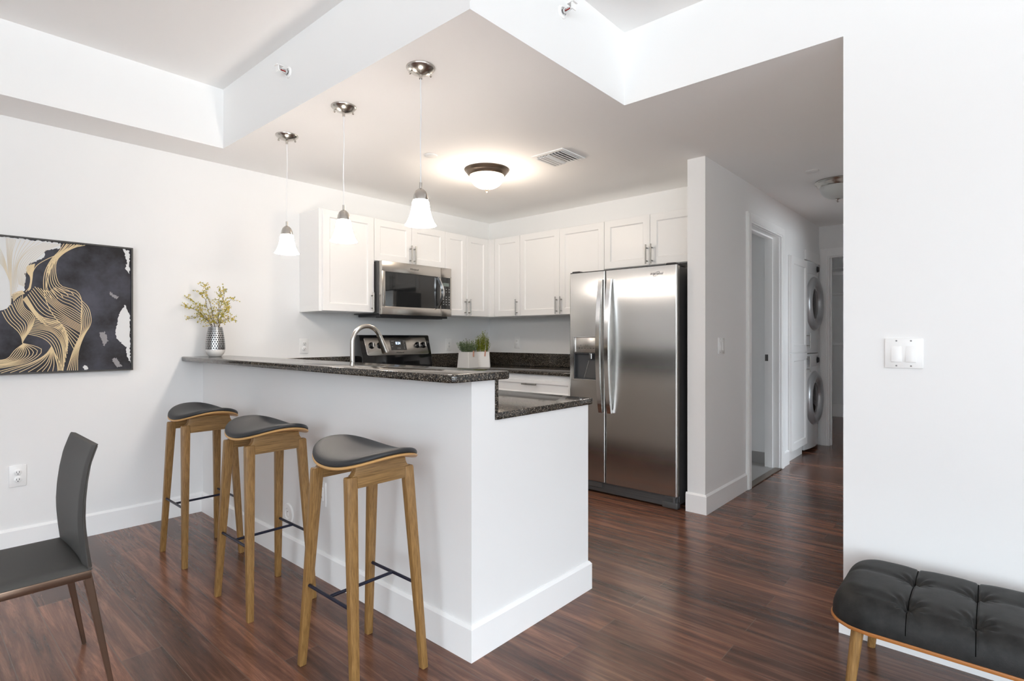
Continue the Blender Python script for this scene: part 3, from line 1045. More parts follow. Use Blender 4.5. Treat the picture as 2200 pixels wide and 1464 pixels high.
# ------------------------------------------------------------------ pendants
def pendant_make(label, loc, group):
    t = thing('pendant_light', label, 'pendant lamp', loc, 0, group)
    g = G().lathe([(.0655, 0), (.0655, -.005), (.061, -.010), (.045, -.022), (.022, -.031), (.008, -.034), (.007, -.052), (.0, -.052)], (0, 0, 0), 40)
    cn = obj('canopy', g, M_nick, t, 50)
    for a in (2.5, 5.9):
        g = G().lathe([(.003, 0), (.003, -.014), (.0055, -.016), (.0055, -.021), (0, -.024)], (.048 * math.cos(a), .048 * math.sin(a), -.012), 10)
        obj('screw', g, M_nick, cn, 40)
    pts = []
    for k in range(22):
        q = k / 21
        pts.append((.004 * math.sin(q * 7.5) * math.sin(PI * q), .003 * math.sin(q * 6 + 1) * math.sin(PI * q), -.05 - q * .485))
    obj('cord', G().tube(pts, .0028, seg=8), M_cord, t, 60)
    g = G().lathe([(.0, -.525), (.0065, -.526), (.0065, -.553), (.012, -.555), (.024, -.566), (.031, -.582), (.0335, -.600), (.0335, -.607), (0, -.607)], (0, 0, 0), 28)
    obj('socket_cap', g, M_nick, t, 50)
    pr = [(.028, -.605), (.034, -.607), (.038, -.616), (.041, -.640), (.046, -.665), (.054, -.690), (.064, -.711), (.0715, -.721), (.069, -.7215), (.060, -.708), (.050, -.685), (.043, -.66), (.038, -.635), (.034, -.612)]
    sd = obj('glass_shade', G().lathe(pr, (0, 0, 0), 36, caps=False), M_shade, t, 60)
    point('pendant_bulb', (0, 0, -.68), PENDANT_W, (1.0, .86, .72), .02, t)
    return t


GP = 'glass pendant lamps over the bar'
p0 = pendant_make('lit bell-shaped glass pendant lamp hanging nearest the free end of the bar', (1.60, 1.967, H), GP)
dup(p0, (1.60, 2.610, H), 'lit bell-shaped glass pendant lamp in the middle of the row of three', group=GP)
dup(p0, (1.60, 3.245, H), 'lit bell-shaped glass pendant lamp nearest the picture wall', group=GP)


def dome_light(label, loc, m, metal):
    t = thing('ceiling_light', label, 'ceiling lamp', loc)
    g = G().lathe([(.162, 0), (.164, -.006), (.158, -.014), (.150, -.018), (.148, -.026), (.136, -.040), (.128, -.046), (.120, -.040), (.12, 0)], (0, 0, 0), 48)
    obj('trim_ring', g, metal, t, 50)
    pr = [(.128, -.042)]
    for k in range(1, 11):
        a = k / 10 * PI / 2
        pr.append((.128 * math.cos(a) ** .85 if k < 10 else 0.0, -.042 - .098 * math.sin(a)))
    obj('glass_bowl', G().lathe(pr, (0, 0, 0), 48), m, t, 60)
    obj('finial', G().lathe([(.0, -.136), (.016, -.138), (.018, -.144), (.009, -.148), (.007, -.154), (.010, -.158), (.007, -.166), (0, -.169)], (0, 0, 0), 20), metal, t, 50)
    return t


t = dome_light('lit cream glass dome light with bronze ring on the kitchen ceiling', (2.902, 2.806, H), M_dome, M_oldbr)
point('dome_bulb', (0, 0, -.23), DOME_W, (1.0, .85, .70), .10, t)
dome_light('unlit frosted dome light on the hall ceiling', (4.945, .93, H), M_domeoff, M_nick)

# ceiling discs
for nm, lb, x_, y_ in (('cover_disc', 'thin flat white disc on the kitchen ceiling beside the pendant cord', 2.421, 2.867), ('cover_disc', 'thin flat white disc on the hall ceiling', 4.512, 1.014)):
    o = obj(nm, G().lathe([(.044, 0), (.044, -.003), (.042, -.005), (0, -.005)], (0, 0, 0), 36), M_plate, None, 50, loc=(x_, y_, H - .0005))
    tag(o, lb, 'ceiling disc', 'white ceiling discs')

# air vent
t = thing('air_vent', 'white square air vent with curved louvers in the kitchen ceiling', 'air vent', (3.02, 2.243, H))
hs = .133
g = G()
for a in (-1, 1):
    g.box(-hs, hs, a * hs - (.028 if a > 0 else 0), a * hs + (.028 if a < 0 else 0), -.007, 0, bev=.002)
    g.box(a * hs - (.028 if a > 0 else 0), a * hs + (.028 if a < 0 else 0), -hs + .027, hs - .027, -.0068, 0)
obj('frame', g, M_plate, t)
obj('duct', G().box(-.106, .106, -.106, .106, -.0012, -.0006), M_grey, t)
g = G()
for k in range(8):
    yy = -.098 + k * .026
    sg = -1 if k < 4 else 1
    prf = [(yy, -.003), (yy + sg * .004, -.010), (yy + sg * .012, -.016), (yy + sg * .022, -.019), (yy + sg * .022, -.0205), (yy + sg * .011, -.0178), (yy + sg * .002, -.0115), (yy - sg * .0015, -.003)]
    g.prism(prf, lambda p, q: Vector((-.104 + .208 * q, p[0], p[1])))
obj('louvers', g, M_plate, t)


# sidewall sprinklers
def sprinkler(label, loc, rotz):
    t = thing('sidewall_sprinkler', label, 'sprinkler', loc, rotz, 'sprinkler heads on the soffit')
    obj('escutcheon', G().lathe([(.030, 0), (.030, .003), (.024, .008), (.019, .008), (.019, .002), (0, .002)], (0, 0, 0), 32, axis='Y', M=Matrix.Rotation(PI / 2, 4, 'X')), M_plate, t, 50)
    obj('frame_body', G().cyl((0, 0, 0), (0, -.020, 0), .012).cyl((0, -.020, .011), (0, -.052, .004), .003).cyl((0, -.020, -.011), (0, -.052, -.004), .003).cyl((0, -.048, 0), (0, -.060, 0), .006), M_chrome, t, 40)
    obj('bulb', G().cyl((0, -.018, 0), (0, -.046, 0), .0032), M_red, t, 40, label='red glass bulb')
    obj('deflector', G().box(-.016, .016, -.064, -.060, -.012, .018).box(-.016, .016, -.074, -.036, .016, .019), M_plate, t)
    return t


sprinkler('white sprinkler head on the soffit face beside the pendants', (XS, 2.891, 2.652), -PI / 2)
sprinkler('white sprinkler head on the soffit face nearest the top edge of the photo', (2.02, YH0, 2.688), 0)


# ------------------------------------------------------------------ outlets and switches (local: wall plane y=0, front -y)
def outlet(label, loc, rotz, decora=False):
    t = thing('wall_outlet', label, 'outlet', loc, rotz, 'white wall outlets')
    g = G().box(-.037, .037, -.0065, 0, -.060, .060, bev=.003)
    obj('plate', g, M_plate, t, 40)
    if decora:
        r = obj('receptacle', G().box(-.0165, .0165, -.0095, -.005, -.0335, .0335, bev=.0015), M_plate, t, 40)
        gs = G()
        for zz in (.016, -.016):
            for xx in (-.006, .006):
                gs.box(xx - .0011, xx + .0011, -.0100, -.009, zz - .004, zz + .005)
            gs.cyl((0, -.009, zz - .0085), (0, -.0100, zz - .0085), .002)
        obj('slots', gs, M_slot, r)
    else:
        for zz in (.0205, -.0205):
            r = obj('receptacle', G().lathe([(.0172, 0), (.0172, .003), (.016, .004), (0, .004)], (0, -.006, zz), 28, M=Matrix.Rotation(PI / 2, 4, 'X')), M_plate, t, 40)
            gs = G()
            for xx in (-.006, .006):
                gs.box(xx - .0011, xx + .0011, -.0108, -.009, zz - .002, zz + .007)
            gs.cyl((0, -.0095, zz - .008), (0, -.0108, zz - .008), .0025)
            obj('slots', gs, M_slot, r)
    return t


outlet('white wall outlet low on the wall under the picture', (.472, YA, .425), 0)
outlet('white wall outlet above the bar top beside the upper cabinet', (2.175, YA, 1.136), 0)
outlet('white wall outlet between the stove and the potted herbs', (3.716, YA, 1.13), 0, True)
outlet('white wall outlet over the counter left of the refrigerator', (XB, 3.727, 1.15), RB, True)
outlet('white wall outlet low on the bar half wall behind the nearest stool', (1.433, 2.53, .423), -PI / 2, True)

t = thing('cable_plate', 'round white cover plate low on the bar half wall', 'cover plate', (1.433, 2.885, .248), -PI / 2)
obj('ring', G().lathe([(.054, 0), (.054, .004), (.050, .008), (.030, .008), (.026, .004), (0, .004)], (0, 0, 0), 40, M=Matrix.Rotation(PI / 2, 4, 'X')), M_plate, t, 40)
obj('jack', G().box(-.007, .007, -.008, -.003, -.012, .006, bev=.001), M_plate, t)
obj('jack_hole', G().box(-.0025, .0025, -.0085, -.0075, .008, .012), M_slot, t)


def switch(label, loc, rotz, n_, w):
    t = thing('light_switch', label, 'light switch', loc, rotz, 'white light switches')
    obj('plate', G().box(-w / 2, w / 2, -.007, 0, -.058, .058, bev=.004), M_plate, t, 40)
    for k in range(n_):
        xx = (k - (n_ - 1) / 2) * .046
        g = G().prism([(-.0065, -.034), (-.0125, -.033), (-.0065, .034), (-.005, .034), (-.005, -.034)], lambda p, q: Vector((xx - .0165 + .033 * q, p[0], p[1])), bev=.001)
        obj('rocker', g, M_plate, t, 40)
    for k in range(n_):
        for zz in (-.048, .048):
            g = G().cyl(((k - (n_ - 1) / 2) * .046, -.006, zz), ((k - (n_ - 1) / 2) * .046, -.0078, zz), .003)
            obj('screw', g, M_grey, t, 40)


switch('white double light switch on the bright right wall above the bench', (XR, .2625, 1.146), -PI / 2, 2, .122)
switch('white double light switch on the hall wall beside the refrigerator', (3.942, YH0, 1.145), 0, 2, .118)

# ------------------------------------------------------------------ picture
ART_LINES = {'a': [[(771, 1760), (716, 1740), (648, 1692), (591, 1656), (545, 1615), (527, 1560), (522, 1494), (502, 1463)], [(672, 1757), (648, 1705), (619, 1671), (586, 1595), (577, 1522), (586, 1426), (619, 1336), (677, 1258), (686, 1177), (667, 1011)], [(745, 1760), (677, 1711), (636, 1660), (631, 1575), (652, 1503), (706, 1494), (740, 1478), (758, 1422), (750, 1334), (755, 1233), (716, 1140), (686, 1011)]],
 'b': [[(633, 1501), (677, 1480), (726, 1473), (758, 1422)], [(605, 1475), (648, 1404), (706, 1382), (755, 1340)], [(541, 1495), (596, 1414), (667, 1338), (753, 1277)], [(505, 1439), (563, 1317), (648, 1306), (753, 1233)], [(491, 1421), (573, 1275), (667, 1258), (716, 1140)]],
 'c': [[(541, 1328), (596, 1317), (657, 1294), (686, 1233), (691, 1171)], [(541, 1292), (586, 1275), (648, 1257), (677, 1196), (686, 1109)], [(527, 1256), (582, 1251), (629, 1233), (667, 1159), (667, 1011)], [(509, 1226), (573, 1208), (615, 1166), (638, 1080), (648, 1012)]],
 'd': [[(489, 1444), (489, 1374), (541, 1334), (536, 1274), (496, 1197)], [(452, 1401), (474, 1338), (514, 1292), (509, 1244), (489, 1179)], [(404, 1347), (426, 1290), (469, 1244), (485, 1208), (489, 1173)]],
 'e': [[(489, 1173), (550, 1155), (582, 1130), (527, 1066), (421, 1040), (362, 1037), (100, 1060), (-160, 1030)], [(489, 1167), (500, 1120), (474, 1079), (430, 1063), (362, 1054), (100, 1090), (-160, 1070)], [(489, 1167), (452, 1132), (434, 1092), (409, 1081), (362, 1080), (100, 1130), (-160, 1120)]],
 'f': [[(615, 1154), (591, 1106), (527, 1060), (439, 1034), (362, 1010)], [(615, 1148), (605, 1087), (586, 1045), (550, 1010)], [(615, 1154), (638, 1092), (657, 1049), (667, 1009)]],
 'g': [[(758, 1422), (786, 1392), (799, 1342), (801, 1284), (766, 1221), (735, 1115), (735, 1009)], [(753, 1359), (760, 1296), (750, 1221), (716, 1121), (686, 1011)]],
 'i': [[(443, 1442), (465, 1461), (489, 1468)], [(450, 1407), (469, 1437), (498, 1454)]],
 'j': [[(509, 1611), (505, 1576), (527, 1548), (514, 1469)], [(541, 1626), (532, 1578), (529, 1530), (522, 1482)]],
 'h': [[(421, 1757), (424, 1667), (430, 1569), (439, 1488), (439, 1383)], [(460, 1753), (443, 1669), (443, 1570), (443, 1488), (441, 1407)], [(582, 1751), (509, 1694), (469, 1625), (465, 1554), (474, 1502)], [(660, 1750), (596, 1717), (527, 1631), (500, 1575), (496, 1492)]],
 'k': [[(-150, 1760), (100, 1755), (371, 1747), (396, 1693), (417, 1637), (432, 1534)], [(-150, 1560), (100, 1620), (371, 1632), (396, 1618), (417, 1579), (437, 1511)]]}
ART_N = {'a': 6, 'b': 5, 'c': 4, 'd': 5, 'e': 5, 'f': 5, 'g': 5, 'i': 5, 'j': 8, 'h': 6, 'k': 8}
ART_POLY = {'wl': [(-170, 1764), (371, 1764), (660, 1756), (652, 1727), (586, 1707), (582, 1664), (514, 1618), (500, 1557), (498, 1469), (443, 1442), (439, 1383), (404, 1353), (371, 1329), (-170, 1300)], 'wr': [(972, 1413), (999, 1334), (999, 1042), (984, 1089), (977, 1149), (958, 1162), (922, 1215), (930, 1280), (939, 1346)], 'wt': [(961, 1757), (995, 1755), (997, 1609), (974, 1634), (983, 1691)], 'ws': [(840, 1234), (869, 1241), (885, 1182), (864, 1150)], 'wu': [(890, 1493), (939, 1457), (928, 1443), (895, 1468)], 'wv': [(760, 1032), (781, 1038), (786, 1013), (766, 1013)], 'wx': [(901, 1072), (928, 1078), (955, 1024), (933, 1019)]}


def resample(p, nn):
    p = [Vector((*q, 0)) for q in p]
    for _ in range(2):      # soften corners
        q = [p[0]]
        for a, c in zip(p[:-1], p[1:]):
            q += [a * .75 + c * .25, a * .25 + c * .75]
        p = q + [p[-1]]
    L = [0]
    for a, c in zip(p[:-1], p[1:]):
        L.append(L[-1] + (c - a).length)
    out = []
    j = 0
    for k in range(nn):
        s = L[-1] * k / (nn - 1)
        while j < len(L) - 2 and L[j + 1] < s:
            j += 1
        f = (s - L[j]) / max(1e-9, L[j + 1] - L[j])
        out.append(p[j].lerp(p[j + 1], f))
    return out


PX0, PX1, PZ0, PZ1 = -.185, 1.014, .999, 1.772
t = thing('framed_picture', 'large abstract picture with gold wavy lines on dark and white paint', 'picture', ((PX0 + PX1) / 2, YA - .001, (PZ0 + PZ1) / 2))
OX, OZ = (PX0 + PX1) / 2, (PZ0 + PZ1) / 2
g = G()
fw, fd_ = .009, .036
g.box(PX0, PX1, -fd_, 0, PZ1 - fw, PZ1).box(PX0, PX1, -fd_, 0, PZ0, PZ0 + fw).box(PX0, PX0 + fw, -fd_, 0, PZ0 + fw, PZ1 - fw).box(PX1 - fw, PX1, -fd_, 0, PZ0 + fw, PZ1 - fw)
obj('frame', g.shift((-OX, 0, -OZ)), M_pframe, t)
g = G()
YC = -.029
g.box(PX0 + fw, PX1 - fw, YC, -.002, PZ0 + fw, PZ1 - fw)
rng = random.Random(3)
for k, pl in ART_POLY.items():
    g.mi = 2 if k in ('ws', 'wu', 'wx') else 1
    pts = []
    for i in range(len(pl)):
        a, c = pl[i], pl[(i + 1) % len(pl)]
        ns = max(2, int(math.hypot(c[0] - a[0], c[1] - a[1]) / (4 if k in ('ws', 'wu', 'wx', 'wv') else 7)))
        for q in range(ns):
            f = q / ns
            jit = 0 if q == 0 and k == 'wl' and i in (0, 1, 12, 13) else 5
            x_, z_ = a[0] + (c[0] - a[0]) * f + rng.uniform(-jit, jit) * .8, a[1] + (c[1] - a[1]) * f + rng.uniform(-jit, jit)
            pts.append((min(max(x_ / 1000, PX0 + fw), PX1 - fw), YC - .0006 - .00008 * list(ART_POLY).index(k), min(max(z_ / 1000, PZ0 + fw), PZ1 - fw)))
    g.poly(pts)


def ribbon(g, pts, w):
    L, R_ = [], []
    ribbon.k = getattr(ribbon, 'k', 0) + 1
    yy = YC - .0012 - ribbon.k * 4e-6
    for i, p in enumerate(pts):
        d = pts[min(i + 1, len(pts) - 1)] - pts[max(i - 1, 0)]
        nn = Vector((-d.y, d.x, 0)).normalized() * w / 2
        a, c = p + nn, p - nn
        for q, S in ((a, L), (c, R_)):
            S.append((min(max(q.x / 1000, PX0 + fw), PX1 - fw), yy, min(max(q.y / 1000, PZ0 + fw), PZ1 - fw)))
    o = bmesh.new()
    lv = [o.verts.new(p) for p in L]
    rv = [o.verts.new(p) for p in R_]
    for i in range(len(lv) - 1):
        o.faces.new((lv[i], lv[i + 1], rv[i + 1], rv[i]))
    g._merge(o)


for k, guides in ART_LINES.items():
    pale = k in ('h', 'k')
    g.mi = 4 if pale else 3
    RS = [resample(q, 40) for q in guides]
    nn = ART_N[k]
    w_ = 2.0 if pale else 3.4
    for i_, q in enumerate(RS):
        ribbon(g, q, w_)
        if i_ == len(RS) - 1:
            break
        for m_ in range(1, nn):
            ln = [p.lerp(r, m_ / nn) for p, r in zip(q, RS[i_ + 1])]
            ribbon(g, ln[:19] if k == 'a' else ln, w_)
obj('canvas', g.shift((-OX, 0, -OZ)), [M_canvas, M_white, M_smear, M_gold, M_goldp], t)

# ------------------------------------------------------------------ vase and branches
VX, VY, VZ = 1.462, 3.985, 1.0757
t = thing('vase', 'silver honeycomb vase with white base on the far end of the bar top', 'vase', (VX, VY, VZ))
obj('base', G().lathe([(0, 0), (.037, 0), (.040, .003), (.052, .018), (.059, .036), (.060, .046), (.0, .046)], (0, 0, 0), 40), M_pot, t, 50, label='plain white lower part')
obj('body', G().lathe([(.060, .046), (.0605, .060), (.0595, .085), (.056, .120), (.051, .155), (.045, .188), (.0435, .200), (.041, .200), (.0425, .185), (.049, .15), (.056, .09), (.056, .048)], (0, 0, 0), 48, caps=False), M_vase, t, 50)


def blossom(g, c, r, rng):
    o = bmesh.new()
    for k in range(3):
        ax_ = Vector((rng.uniform(-1, 1), rng.uniform(-1, 1), rng.uniform(-1, 1))).normalized()
        u_ = ax_.orthogonal().normalized()
        v_ = ax_.cross(u_)
        ctr = Vector(c) + Vector((rng.uniform(-1, 1), rng.uniform(-1, 1), rng.uniform(-1, 1))) * r * .5
        pts = [ctr + (u_ * math.cos(a) + v_ * math.sin(a) * .6) * r + ax_ * (.3 * r if j % 2 else 0) for j, a in enumerate([q * PI / 3 for q in range(6)])]
        o.faces.new([o.verts.new(p) for p in pts])
    g._merge(o)


# branch tips in the plane facing the room: (sideways, up, forward)
rt = Vector((.665, -.747, 0))
fw_ = Vector((.747, .665, 0))
tips = [(-.215, .220, .02), (-.165, .130, -.05), (-.11, .245, .05), (-.06, .300, -.03), (-.155, .055, .06), (.03, .235, .05), (.10, .255, -.02), (.135, .205, .04), (.150, .130, -.05), (.145, .035, .03)]
bq = thing('flower_bouquet', 'spray of dark twigs with tiny yellow blossoms standing in the silver vase', 'flowers', (VX, VY, VZ))
for bi, (sx_, sz_, sy_) in enumerate(tips):
    rng = random.Random(20 + bi)
    tip = rt * sx_ * (1.12 if sx_ < 0 else .92) + fw_ * min(sy_, .02) + Vector((0, 0, .205 + sz_))
    st = Vector((0, 0, .055)) + rt * (-.025 * (1 if sx_ > 0 else -1))
    neck = rt * sx_ * .12 + fw_ * sy_ * .1 + Vector((0, 0, .205))
    g, gb = G(), G()
    main = []
    for k in range(9):
        f = k / 8
        p = (st.lerp(neck, f / .35) if f < .35 else neck.lerp(tip, (f - .35) / .65))
        if f > .35:
            q = (f - .35) / .65
            p = p + Vector((0, 0, .035 * math.sin(PI * q))) + rt * rng.uniform(-.006, .006)
        main.append(p)
    g.tube(main, [.0022 - .0016 * k / 8 for k in range(9)], seg=6)
    for k in range(15):
        f = .40 + .58 * k / 14
        i0 = min(int(f * 8), 7)
        p = main[i0].lerp(main[i0 + 1], f * 8 - i0)
        d = (rt * rng.uniform(-1, 1) + fw_ * rng.uniform(-.6, .25) + Vector((0, 0, rng.uniform(-.3, 1)))).normalized() * rng.uniform(.02, .062) * (1.15 - .5 * f)
        g.tube([p, p + d * .5 + Vector((0, 0, .003)), p + d], [.0008, .0006, .0004], seg=4)
        for q in range(8):
            blossom(gb, p + d * (.15 + .9 * q / 5) + Vector((rng.uniform(-.006, .006), rng.uniform(-.006, .004), rng.uniform(-.006, .006))), rng.uniform(.0026, .0052), rng)
    o = obj('branch', g, M_twig, bq, 60)
    obj('blossoms', gb, M_blos, o)


# ------------------------------------------------------------------ potted herbs
def herb(label, loc, rotz, wb, h, leafm, fh, fr, seed, upright, pegc):
    t = thing('potted_herb', label, 'potted plant', loc, rotz, 'white potted herbs on the counter')
    wt = wb * .86
    g = G()
    out_b = [(-wb / 2, -wb / 2), (wb / 2, -wb / 2), (wb / 2, wb / 2), (-wb / 2, wb / 2)]
    o = bmesh.new()
    rings = []
    for w_, z_ in ((wb, 0), (wt, h), (wt - .012, h), (wt - .016, h - .02)):
        rings.append([o.verts.new((sx * w_ / 2, sy * w_ / 2, z_)) for sx, sy in ((-1, -1), (1, -1), (1, 1), (-1, 1))])
    o.faces.new(rings[0][::-1])
    for a, c in zip(rings[:-1], rings[1:]):
        for i in range(4):
            o.faces.new((a[i], a[(i + 1) % 4], c[(i + 1) % 4], c[i]))
    ed = [e for e in o.edges if abs((e.verts[0].co - e.verts[1].co).z) > .05]
    bmesh.ops.bevel(o, geom=ed, offset=.006, segments=2, affect='EDGES')
    bmesh.ops.recalc_face_normals(o, faces=o.faces)
    g._merge(o)
    obj('pot', g, M_pot, t, 40)
    obj('soil', G().box(-wt / 2 + .008, wt / 2 - .008, -wt / 2 + .008, wt / 2 - .008, h - .03, h - .012), M_soil, t)
    rng = random.Random(seed)
    gl = G()
    for s_ in range(92):
        a = rng.uniform(0, 2 * PI)
        rr = math.sqrt(rng.random()) * wt * .42
        p = Vector((rr * math.cos(a), rr * math.sin(a), h - .015))
        L = fh * rng.uniform(.55, 1.0) * (1.05 - .35 * (rr / (wt * .42)) ** 2)
        lean = Vector((math.cos(a), math.sin(a), 0)) * fr * (rr / (wt * .42)) * (1 - upright * .5) + Vector((rng.uniform(-.015, .015), rng.uniform(-.015, .015), 0))
        q = p + lean + Vector((0, 0, L))
        md = p.lerp(q, .5) + lean * .15
        gl.tube([p, md, q], [.0009, .0008, .0005], seg=4)
        nl = 9 if upright else 12
        for k in range(nl):
            f = .25 + .75 * k / (nl - 1)
            c = p.lerp(md, f * 2) if f < .5 else md.lerp(q, f * 2 - 1)
            for e_ in range(2):
                b_ = rng.uniform(0, 2 * PI)
                d = Vector((math.cos(b_), math.sin(b_), rng.uniform(.1, .9))).normalized()
                sd_ = d.cross(Vector((0, 0, 1))).normalized()
                ll = rng.uniform(.010, .019)
                o = bmesh.new()
                o.faces.new([o.verts.new(v) for v in (c, c + d * ll * .5 + sd_ * ll * .3, c + d * ll, c + d * ll * .5 - sd_ * ll * .3)])
                gl._merge(o)
    obj('foliage', gl, leafm, t)
    g = G().box(-.007, .007, -.003, .003, -.048, .010, bev=.002)
    pg = obj('peg', g, M_peg, t, 40, loc=(pegc[1], -wt / 2 - .0065, h + .002) if not pegc[0] else (wt / 2 + .0065, pegc[1], h + .002), label='pink wooden peg')
    pg.rotation_euler = (-.06, .10, PI / 2 if pegc[0] else 0)
    return t


HR = math.radians(-48.6)
herb('white square pot with bushy grey-green herb, in front of the other pot', (3.66, 3.79, .9148), HR - .66, .152, .150, M_leafg, .135, .042, 5, 0, (1, 0))
herb('white square pot with taller yellow-green herb, behind the other pot', (3.85, 3.78, .9148), HR, .152, .150, M_leafy, .21, .022, 9, 1, (0, .03))

# ------------------------------------------------------------------ bar stools (local centre on the floor, x across, y along the bar)
def sz(x, y):
    return .7713 + .6556 * y * y - .8358 * x * x - .0208 * x


SAX, SAY, SN = .1624, .212, 2.2555


def rim(k, s):
    a = 2 * PI * k
    c, d = math.cos(a), math.sin(a)
    return (SAX * s * math.copysign(abs(c) ** (2 / SN), c), SAY * s * math.copysign(abs(d) ** (2 / SN), d))


def make_stool(label, loc, group):
    t = thing('bar_stool', label, 'stool', loc, 0, group)
    DX, DY = .005, -.007
    # plywood shell
    b = bmesh.new()
    NA = 64
    rows = []
    for s, dz in ((0.02, 0), (.4, 0), (.7, 0), (.9, 0), (.985, 0.0), (1.0, .003), (1.0, .007), (.98, .0095), (.9, .0095), (.6, .0095), (.02, .0095)):
        row = []
        for k in range(NA):
            x_, y_ = rim(k / NA, s)
            row.append(b.verts.new((x_ + DX, y_ + DY, sz(x_, y_) + dz)))
        rows.append(row)
    for a, c in zip(rows[:-1], rows[1:]):
        for i in range(NA):
            j = (i + 1) % NA
            b.faces.new((a[i], a[j], c[j], c[i]))
    b.faces.new(rows[0][::-1]); b.faces.new(rows[-1])
    bmesh.ops.recalc_face_normals(b, faces=b.faces)
    obj('seat_shell', G()._merge(b), M_ply, t, 50)
    b = bmesh.new()
    rows = []
    for s, dz in ((.02, .0095), (.96, .0095), (.985, .0105), (.995, .015), (.99, .021), (.97, .026), (.93, .0295), (.85, .0315), (.7, .032), (.5, .0315), (.3, .031), (.12, .031), (.02, .031)):
        row = []
        for k in range(NA):
            x_, y_ = rim(k / NA, s)
            row.append(b.verts.new((x_ + DX, y_ + DY, sz(x_, y_) + dz)))
        rows.append(row)
    for a, c in zip(rows[:-1], rows[1:]):
        for i in range(NA):
            j = (i + 1) % NA
            b.faces.new((a[i], a[j], c[j], c[i]))
    b.faces.new(rows[0][::-1]); b.faces.new(rows[-1])
    bmesh.ops.recalc_face_normals(b, faces=b.faces)
    obj('seat_pad', G()._merge(b), M_leather, t, 60)

    def fr_pt(p, k, sy):
        """2D frame point (x,z) -> 3D on a frame leaning towards the middle; k=0 outer face"""
        yo = .1875 - .0655 * p[1] / .735
        return Vector((p[0], sy * (yo - .026 * k), p[1]))

    for sy in (-1, 1):
        for sx_ in (-1, 1):
            pl = [(.131, 0), (.156, 0), (.1395, .727), (.137, .735), (.121, .735), (.101, .735), (.099, .695)]
            g = G().prism([(sx_ * p[0], p[1]) for p in pl], lambda p, k: fr_pt(p, k, sy), bev=.003)
            obj('leg', g, M_oak, t, 40)
        pl = [(-.099, .695), (.099, .695), (.101, .735), (.121, .736), (.113, .741), (.1075, .749), (.1045, .759), (.104, .7665)]
        top_ = []
        for k in range(13):
            x_ = .104 - .208 * k / 12
            top_.append((x_, sz(x_ - DX, sy * .118 - DY) - .0008))
        pl = pl[:-1] + top_ + [(-p[0], p[1]) for p in pl[2:-1]][::-1]
        g = G().prism(pl, lambda p, k: fr_pt(p, k, sy), bev=.0012)
        obj('rail', g, M_oakr, t, 40)
    obj('cross_brace', G().box(-.02, .02, -.096, .096, .712, .762), M_oak, t)
    g = G()
    zf = .302
    xo, yo = .143 - .008, .187 - .0655 * zf / .735 - .01
    for sx_ in (-1, 1):
        g.cyl((sx_ * xo, -yo, zf), (sx_ * xo, yo, zf), .006, seg=12)
    g.cyl((-xo, 0, zf), (xo, 0, zf), .006, seg=12)
    obj('footrest', g, M_navy, t, 40)
    return t


GS = 'oak bar stools along the bar'
s0 = make_stool('oak bar stool with black saddle seat, nearest the free end of the bar', (1.145, 1.742, 0), GS)
dup(s0, (1.150, 2.544, 0), 'oak bar stool with black saddle seat, in the middle of the row of three', group=GS)
dup(s0, (1.156, 3.344, 0), 'oak bar stool with black saddle seat, nearest the picture wall', group=GS)

# ------------------------------------------------------------------ dining chair (faces -X, cut by the left edge of the photo)
t = thing('dining_chair', 'grey upholstered dining chair with bronze metal legs', 'chair', (.24, 2.482, 0))
X0, Y0 = .24, 2.482
hw = .21


def cw(x_, y_, z_):
    return (x_ - X0, y_, z_)


g = G()
for y0, y1 in ((-hw, -hw + .026), (hw - .026, hw)):
    g.box(.02 - X0, .445 - X0, y0, y1, .400, .428, bev=.003)
g.box(.021 - X0, .046 - X0, -hw + .025, hw - .025, .401, .427).box(.419 - X0, .444 - X0, -hw + .025, hw - .025, .401, .427)
obj('seat_frame', g, M_bronze, t, 40)
for sx_, xt, xb in ((1, .432, .503), (-1, .033, -.028)):
    for sy in (-1, 1):
        g = G()
        a, c = Vector((xt - X0, sy * (hw - .014), .425)), Vector((xb - X0, sy * (hw - .002), 0))
        o = bmesh.new()
        lo = [o.verts.new(c + Vector(q)) for q in ((-.007, -.007, 0), (.007, -.007, 0), (.007, .007, 0), (-.007, .007, 0))]
        md = [o.verts.new(a.lerp(c, .07) + Vector(q)) for q in ((-.012, -.011, 0), (.013, -.011, 0), (.013, .011, 0), (-.012, .011, 0))]
        up_ = [o.verts.new(a + Vector(q)) for q in ((-.020, -.012, 0), (.0125, -.012, 0), (.0125, .012, 0), (-.020, .012, 0))]
        o.faces.new(lo[::-1]); o.faces.new(up_)
        for q, r_ in ((lo, md), (md, up_)):
            for i in range(4):
                o.faces.new((q[i], q[(i + 1) % 4], r_[(i + 1) % 4], r_[i]))
        bmesh.ops.bevel(o, geom=list(o.edges), offset=.003, segments=2, affect='EDGES')
        g._merge(o)
        obj('leg', g, M_bronze, t, 40)
# seat pad with a soft rim


def seat_fn(u, v):
    x_ = .016 + (.448 - .016) * u
    y_ = -hw - .002 + (2 * hw + .004) * v
    e_ = min(u, 1 - u) * .43
    f_ = min(v, 1 - v) * .42
    d = min(e_, f_)
    z_ = .429 + .020 * (1 - max(0, 1 - d / .05) ** 2) ** .5
    return (x_ - X0, y_, z_)


g = G().grid(seat_fn, 36, 36)
g.box(.018 - X0, .446 - X0, -hw, hw, .4285, .4305)
obj('seat', g, M_fabric, t, 60)
# backrest: curved sheet 22 mm thick
prof = [(.424, .4300), (.416, .50), (.411, .56), (.410, .60), (.413, .66), (.420, .72), (.431, .78), (.448, .832), (.452, .842)]


def back_x(z_):
    for (xa, za), (xc, zc_) in zip(prof[:-1], prof[1:]):
        if z_ <= zc_ + 1e-9:
            f = (z_ - za) / (zc_ - za)
            return xa + (xc - xa) * f
    return prof[-1][0]


